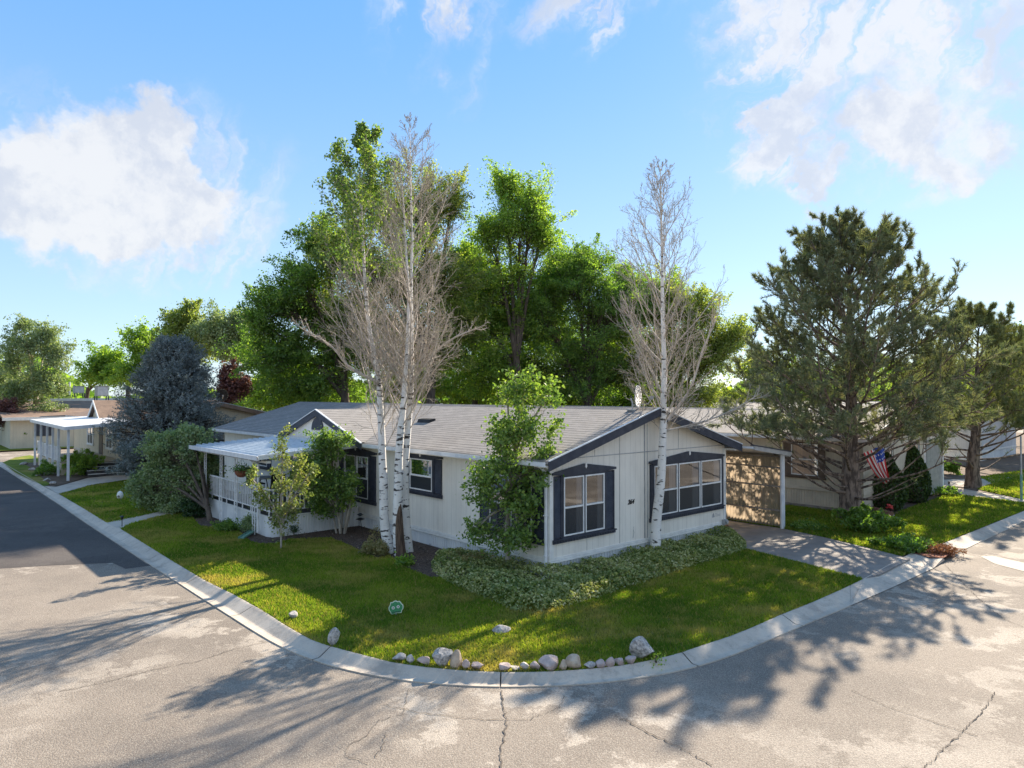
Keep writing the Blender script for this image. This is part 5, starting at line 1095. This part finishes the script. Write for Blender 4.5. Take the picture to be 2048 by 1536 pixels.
# ---- birches
def stem_path(px, Y0, Y1=None, n=44):
    Y1 = Y1 or Y0; m = len(px); return smooth_path([at(x, y, Y0 + (Y1 - Y0) * i / (m - 1)) for i, (x, y) in enumerate(px)], n)
def bare_crown(rng, path, lens, n1, t0, Lf, el, seedless=True):
    zf = t0 + (1 - t0) * np.arange(n1) / n1 + rng.random(n1) * .01; zf = np.clip(zf, 0, .985); p, tg = sample(path[None], zf[None]); p = p[0]; tg = tg[0]
    az = np.arange(n1) * 2.399 + rng.normal(0, .4, n1); L = Lf((zf - t0) / (1 - t0)) * rng.uniform(.7, 1.15, n1); a = el + rng.normal(0, .1, n1)
    hz = np.stack([np.cos(az), np.sin(az), np.zeros(n1)], 1); L = np.maximum(L, .12); d = unit(hz * np.cos(a)[:, None] + np.array([0, 0, 1]) * np.sin(a)[:, None])
    B1 = grow(rng, p, d, L, 8, .09, .085); B2, L2 = children(rng, B1, L, 10, .15, .48, .62, 5, .09, .12); B3, L3 = children(rng, B2, L2, 5, .15, .5, .62, 4, .08, .16); B4, L4 = children(rng, B3, L3, 2, .3, .6, .7, 3, .04, .2)
    return (B1, L), (B2, L2), (B3, L3), (B4, L4)
def birch(label, stems, seed, leafy=None, wound=None, extra=None):
    rng = np.random.default_rng(seed); b = stems[0]['path'][0]; B0 = np.array([b[0], b[1], 0]); t = thing('birch_tree', label, 'tree', tuple(B0))
    tw = []; fine = []; lf = []
    for s in stems:
        P_ = s['path']; R_ = np.interp(np.linspace(0, 1, len(P_)), [0, .03, .25, .6, 1], np.array([1.25, 1.0, .80, .42, .04]) * s['r'])
        v, f = tubes(P_[None], R_[None], 12); np_mesh('trunk', v - B0, f, 'bark_white', t, smooth=True)
        (B1, L1), (B2, L2), (B3, L3), (B4, L4) = bare_crown(rng, P_, None, s['n'], s['t0'], s['L'], s['el'])
        tw.append(tubes(B1, (.0045 + .0060 * L1)[:, None] * np.linspace(1, .3, 8)[None], 5)); fine.append(tubes(B2, np.tile(np.linspace(.0058, .0030, 5), (len(B2), 1)), 3))
        fine.append(tubes(B3, np.tile(np.linspace(.0036, .0024, 4), (len(B3), 1)), 3)); fine.append(tubes(B4, np.tile([.003, .0026, .0018], (len(B4), 1)), 3))
        if s.get('leaf'):
            za, zb, dens = s['leaf']; C = np.concatenate([B3.reshape(-1, 3), B4.reshape(-1, 3), B2.reshape(-1, 3)]); m = (C[:, 2] > za) & (C[:, 2] < zb) & (rng.random(len(C)) < dens); C = C[m]
            C = np.repeat(C, 3, 0) + rng.normal(0, .06, (len(C) * 3, 3)); lf.append(C)
    if extra: 
        for P_, r in extra:
            tw.append(tubes(P_[None], np.linspace(r, .012, len(P_))[None], 7)); Lx = np.array([np.linalg.norm(np.diff(P_, axis=0), axis=1).sum()])
            E2, l2 = children(rng, P_[None], Lx, 16, .15, .32, .6, 6, .10, .12); E3, l3 = children(rng, E2, l2, 7, .15, .45, .65, 4, .08, .14); E4, l4 = children(rng, E3, l3, 3, .2, .5, .65, 3, .05, .2)
            tw.append(tubes(E2, np.tile(np.linspace(.013, .004, 6), (len(E2), 1)), 4)); fine.append(tubes(E3, np.tile(np.linspace(.0065, .003, 4), (len(E3), 1)), 3)); fine.append(tubes(E4, np.tile([.004, .003, .002], (len(E4), 1)), 3))
    v, f = join(tw); np_mesh('branches', v - B0, f, 'twig_white', t); v, f = join(fine); np_mesh('twigs', v - B0, f, 'twig_pale', t)
    if lf:
        C = np.concatenate(lf); v, f = leaves(rng, C - B0, .085, .3); np_mesh('leaves', v, f, 'leaf_aspen', t, rnd=rng.random(len(C)))
    if wound is not None:
        W_, r = wound; v, f = tubes(W_[None], r[None], 10); np_mesh('bark_wound', v - B0, f, 'wound', t, smooth=True)
    return t
nm('twig_white', (.56, .50, .43), (.40, .35, .30), 5, .85)
YB = 18.35
pA = stem_path([(786, 1112), (781, 1098), (772, 1070), (768, 1027), (767, 962), (765, 926), (763, 858), (760, 806), (758, 765), (748, 705), (738, 652), (730, 563), (726, 483), (722, 402), (727, 345), (734, 262)], YB, YB + .2)
pB = stem_path([(800, 1120), (797, 1090), (795, 1040), (797, 962), (798, 910), (803, 845), (808, 796), (810, 760), (814, 705), (817, 604), (812, 500), (806, 400), (800, 330)], YB - .25, YB - .1)
pC = stem_path([(818, 1115), (813, 1060), (811, 1014), (810, 936), (815, 871), (820, 806), (823, 765), (823, 684), (822, 563), (824, 483), (822, 400), (821, 330), (819, 236)], YB + .1, YB)
lA = lambda z: np.interp(z, [0, .15, .5, .85, 1], [2.2, 2.8, 2.4, 1.2, .2])
birch('leaning white birch, leftmost white stem before the long wall, leafy only at its top', [dict(path=pA, r=.145, n=50, t0=.35, L=lA, el=.80, leaf=(7.4, 14, .28))], 31, extra=[(smooth_path([at(758, 765, YB), at(700, 735, YB), at(660, 690, YB - .2), at(600, 655, YB - .3)], 12), .045)])
wB = np.stack([pB[i] + np.array([.045, -.05, 0]) for i in range(0, 10)]); wR = np.interp(np.linspace(0, 1, 10), [0, .3, .6, .85, 1], [.165, .135, .12, .10, .04])
birch('tall bare birch, twin white stems and a brown wound at its foot', [dict(path=pC, r=.125, n=58, t0=.34, L=lambda z: np.interp(z, [0, .15, .5, .85, 1], [2.2, 2.9, 2.4, 1.1, .12]), el=.82), dict(path=pB, r=.145, n=26, t0=.40, L=lambda z: np.interp(z, [0, .3, .7, 1], [2.7, 2.5, 1.7, .5]), el=.85)], 32, wound=(wB, wR), extra=[(smooth_path([at(822, 765, YB), at(850, 725, YB), at(900, 680, YB), at(960, 655, YB)], 12), .04)])
YD = 18.0
pD = stem_path([(1308, 1125), (1311, 1103), (1313, 1040), (1322, 958), (1326, 862), (1327, 800), (1328, 723), (1325, 612), (1324, 502), (1322, 410), (1321, 332)], YD, YD)
birch('lone bare white birch standing at the gable wall between its two windows', [dict(path=pD, r=.150, n=56, t0=.38, L=lambda z: np.interp(z, [0, .2, .5, .8, 1], [1.8, 2.4, 2.2, 1.2, .15]), el=.86)], 33,
      extra=[(smooth_path([at(1330, 858, YD), at(1338, 837, YD), at(1379, 780, YD + .1), at(1406, 700, YD + .2), at(1440, 620, YD + .3)], 14), .06), (smooth_path([at(1330, 862, YD), at(1372, 852, YD - .1), at(1423, 838, YD - .2), at(1475, 815, YD - .2), at(1518, 788, YD - .2)], 12), .028), (smooth_path([at(1328, 730, YD), at(1290, 690, YD), at(1262, 640, YD), at(1250, 600, YD)], 10), .03)])

# ---- small trees and shrubs near the house
yt = P(1014, 1143)
tree('young_aspen', 'young leafy aspen hiding the near corner of the white house', yt, [(1050, 770, 45, 50, 16.0), (1040, 850, 55, 60, 16.0), (1020, 930, 70, 60, 16.0), (1085, 900, 45, 60, 16.0), (985, 1000, 60, 50, 16.0), (1060, 1010, 60, 60, 16.0), (1010, 1075, 70, 40, 16.1), (950, 1060, 40, 30, 16.0), (1090, 800, 35, 40, 16.0), (1015, 790, 30, 35, 16.0), (1045, 865, 62, 50, 15.9), (1000, 880, 40, 45, 16.0), (1065, 940, 55, 50, 15.9), (965, 960, 40, 40, 15.9), (1040, 1070, 60, 45, 15.9)], 860, .088, 'leaf_aspen', 'bark_pale', 40, 0.06, (.12, .42), 15, .2, .4, spread=.11, trunk_top=2.2)
tree('young_aspen', 'thin sapling with yellow green vase-shaped crown before the porch', P(562, 1098), [(565, 895, 20, 35, 18.9), (505, 960, 16, 35, 18.9), (530, 1000, 24, 35, 18.9), (560, 960, 26, 50, 18.9), (560, 1020, 30, 40, 18.9), (605, 970, 18, 35, 18.9), (590, 1010, 25, 25, 18.9), (625, 940, 14, 28, 18.9), (600, 930, 16, 30, 18.9), (556, 1042, 18, 22, 18.9)], 300, .075, 'leaf_sap', 'bark_pale', 41, .028, (.12, .3), 15, .5, .4, spread=.07, trunk_top=.8)
tree('lilac_shrub', 'tall multi-stemmed shrub at the end of the porch beside the dark window', P(682, 1068), [(655, 900, 36, 36, 21.0), (640, 935, 42, 38, 20.8), (665, 965, 48, 45, 20.8), (630, 985, 42, 32, 20.8), (690, 985, 30, 38, 20.8), (650, 1015, 36, 26, 20.9), (676, 880, 30, 26, 21), (612, 925, 30, 34, 20.6), (640, 880, 26, 22, 20.8), (600, 960, 24, 30, 20.6)], 820, .085, 'leaf_aspen', 'bark_pale', 42, .05, (.15, .4), 20, .2, .5, spread=.10, trunk_top=.7)
t = MB(); rg = random.Random(4)
for i in range(7):
    a = rg.uniform(0, 6.28); x0, y0 = P(680, 1068); t.tube([(x0 + .15 * math.cos(a), y0 + .1 * math.sin(a), 0), (x0 + .3 * math.cos(a), y0 + .2 * math.sin(a), .6), (x0 + .45 * math.cos(a), y0 + .3 * math.sin(a), 1.2)], [.03, .025, .015], 6)
o = t.build('stems', 'bark_pale'); o.parent = [q for q in bpy.data.objects if q.name.startswith('lilac_shrub')][0]; o.matrix_parent_inverse = o.parent.matrix_basis.inverted()
tree('leafy_tree', 'low bushy tree with a leaning trunk hiding the left end of the porch', P(421, 1042), [(345, 905, 55, 50, 25.0), (400, 910, 40, 45, 24.6), (310, 950, 50, 45, 25.2), (370, 960, 60, 50, 24.6), (300, 995, 40, 28, 25.2), (400, 975, 36, 45, 24.3), (350, 1010, 45, 28, 24.8), (330, 880, 35, 30, 25), (415, 960, 26, 40, 24.2), (405, 1000, 24, 26, 24.2), (380, 870, 30, 25, 24.8), (280, 975, 30, 25, 25.3)], 1650, .095, 'leaf_grey', 'bark_brown', 43, .10, (.18, .5), 24, .3, .5, spread=.12, trunk_top=.5)
def shrub(name, label, px, py, wpx, hpx, mat, seed, ls=.07, n=130, per=24, group=None, cat='shrub', grow_up=.4):
    x, y = P(px, py); Y = y; z = (HC + ray(px, py).z * (Y / ray(px, py).y)); k = F / Y
    return tree(name, label, (x, y), [(px, py - hpx * .45, wpx * .5, hpx * .5, Y)], n, ls, mat, seed=seed, trunk_r=.02, spray=(.1, .25), per=per, up=grow_up, spread=.06, trunk_top=.08, group=group, cat=cat)
shrub('shrub', 'rounded green shrub in front of the far left patio', 165, 952, 62, 62, 'leaf_bright', 50, .09, 300)
shrub('shrub', 'low dark shrub at the foot of the far left patio posts', 100, 950, 60, 30, 'leaf_green', 51, .08, 150)
shrub('shrub', 'dark green hedge bush by the cross street', 60, 895, 50, 40, 'leaf_green', 52, .1, 160)
shrub('shrub', 'grey leafed low bush at the foot of the porch downspout', 500, 1066, 34, 42, 'leaf_grey', 53, .05, 120)
shrub('shrub', 'low green plant between the porch posts', 455, 1062, 50, 26, 'leaf_green', 54, .05, 140)
shrub('shrub', 'dark low bush under the leaning bushy tree', 385, 1035, 50, 40, 'leaf_dark', 55, .07, 150)
shrub('shrub', 'dark twiggy little bush against the ribbed porch skirting', 588, 1076, 18, 36, 'leaf_dark', 56, .04, 40, 10)
shrub('shrub', 'dry golden bush at the foot of the leaning birch', 752, 1110, 62, 34, 'leaf_dry', 57, .05, 190)
shrub('shrub', 'bright green leafy plant just below the twin birch', 812, 1131, 42, 20, 'leaf_bright', 58, .07, 70, 14)
shrub('shrub', 'thin dry straw coloured weed against the long wall skirting', 752, 1078, 36, 36, 'leaf_dry', 59, .04, 30, 10)
shrub('shrub', 'rusty brown bushy plant left of the young aspen', 935, 1140, 95, 34, 'leaf_dry', 60, .045, 220)
shrub('shrub', 'yellow green round shrub before the far right home', 1902, 948, 40, 32, 'leaf_bright', 61, .10, 120)
shrub('shrub', 'low dark plants in the bed under the right window', 1880, 990, 90, 22, 'leaf_green', 62, .08, 140)
shrub('shrub', 'broad leafy green plant at the foot of the big pine', 1735, 1066, 100, 52, 'leaf_green', 63, .10, 260)
shrub('shrub', 'trailing dark ground shrub reaching from the pine towards the red bed', 1815, 1098, 110, 24, 'leaf_green', 64, .09, 200)
leafmat('leaf_rust', [(.16, .06, .03), (.30, .12, .06), (.22, .14, .06)], .2)
shrub('shrub', 'rusty dry low plant filling the small red bed at the street corner', 1885, 1106, 60, 14, 'leaf_rust', 69, .045, 200)
shrub('shrub', 'dark low juniper beside the carport post', 1610, 1058, 80, 14, 'leaf_green', 65, .07, 120)
shrub('flower', 'red flowering plant at the end of the white downspout extension', 1779, 1029, 16, 18, 'petal_mix' if False else 'leaf_plum', 66, .06, 24, 10, cat='flower')
mb = MB(); x_, y_ = P(1779, 1029)
for i in range(12):
    a = i * 2.4; r = .10 * (i / 12) ** .5; c = Vector((x_ + r * math.cos(a), y_ + r * math.sin(a), .26 + .05 * math.cos(i))); mb.tube([c, c + Vector((0, -.01, .03))], [.03, .045], 6)
o = mb.build('blossom', 'petal_red'); o.parent = [q for q in bpy.data.objects if q.name.startswith('flower')][0]; o.matrix_parent_inverse = o.parent.matrix_basis.inverted()
# pale small weeds in the kerb by the big boulder
shrub('weed', 'green weed sprouting beside the big right boulder', 1312, 1322, 14, 14, 'leaf_bright', 67, .04, 14, 8, cat='weed')
# arborvitae cones
for (px, py, wd, ht, Y, lb, sd_) in ((1757, 1012, .92, 2.25, 25.4, 'left of two clipped conical evergreens below the flag', 70), (1815, 1000, .78, 2.35, 27.2, 'right of two clipped conical evergreens, below the brown window', 71)):
    c = at(px, 900, Y); rng = np.random.default_rng(sd_); n = 11000; z = rng.random(n) ** .9; ang = rng.uniform(0, 6.283, n)
    prof = np.interp(z, [0, .15, .5, .8, 1], [.82, 1, .86, .5, .05]) * wd * (1 + .07 * np.sin(ang * 4 + z * 9)) * rng.uniform(.86, 1.02, n)
    C = np.stack([prof * np.cos(ang), prof * np.sin(ang), .05 + z * ht], 1); d = np.stack([np.cos(ang) * .4, np.sin(ang) * .4, np.ones(n)], 1); V, Fq = leaves(rng, C, .11, .2, .5, d)
    t = thing('conical_evergreen', lb, 'shrub', (c[0], Y, 0), 0, 'conical evergreens by the beige home'); np_mesh('crown', V, Fq, 'needle_arb', t, rnd=np.clip(rng.normal(.5, .25, n), 0, 1))
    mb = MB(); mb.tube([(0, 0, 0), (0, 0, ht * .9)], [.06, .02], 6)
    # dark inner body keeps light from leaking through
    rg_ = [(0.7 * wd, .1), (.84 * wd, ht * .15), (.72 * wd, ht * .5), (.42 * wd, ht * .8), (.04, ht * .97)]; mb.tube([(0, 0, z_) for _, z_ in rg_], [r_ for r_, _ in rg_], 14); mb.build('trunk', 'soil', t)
# ---- variegated ground cover round the near corner
GCo = [(862, 1128), (866, 1145), (895, 1165), (930, 1182), (985, 1205), (1030, 1224), (1090, 1224), (1140, 1212), (1200, 1196), (1270, 1172), (1350, 1146), (1430, 1120), (1492, 1100), (1492, 1085), (1470, 1068)]
gpoly = [P(*q_) for q_ in GCo] + [wor(7.3, -.05)[:2], wor(0, -.05)[:2], wor(-.05, 0)[:2], wor(-.05, 3.2)[:2]]
rng = np.random.default_rng(77); n = 240000; x = rng.uniform(-4, 9, n); y = rng.uniform(13, 23, n); k = inpoly(x, y, gpoly); x, y = x[k], y[k]
gp = np.array(gpoly); seg0 = gp; seg1 = np.roll(gp, -1, 0); dmin = np.full(len(x), 9.)
for a, b in zip(seg0[:14], seg1[:14]):
    ab = b - a; tt = np.clip(((x - a[0]) * ab[0] + (y - a[1]) * ab[1]) / (ab @ ab + 1e-9), 0, 1); dmin = np.minimum(dmin, np.hypot(x - a[0] - tt * ab[0], y - a[1] - tt * ab[1]))
def lumps(x, y): return .5 + .18 * np.sin(x * 4.1 + y * 2.3) + .16 * np.sin(x * 2.2 - y * 5.3 + 1) + .12 * np.sin(x * 9 + 2) * np.sin(y * 8.3) + .1 * np.sin(x * 14.1 + y * 11)
top = np.clip(dmin / .30, 0, 1) ** .6 * (.14 + .24 * lumps(x, y)); z = top * rng.uniform(.45, 1.05, len(x)) ** .6 + .01
tone = np.clip(.42 + .5 * (lumps(x * .7, y * .7) - .5) + rng.normal(0, .23, len(x)), 0, 1)
V, Fq = leaves(rng, np.stack([x, y, z], 1), .062, 1.1, .7)
tag(np_mesh('ground_cover', V, Fq, 'leaf_cover', rnd=tone), 'pale variegated ground cover spilling round the near corner of the white house', 'plants', kind='stuff')
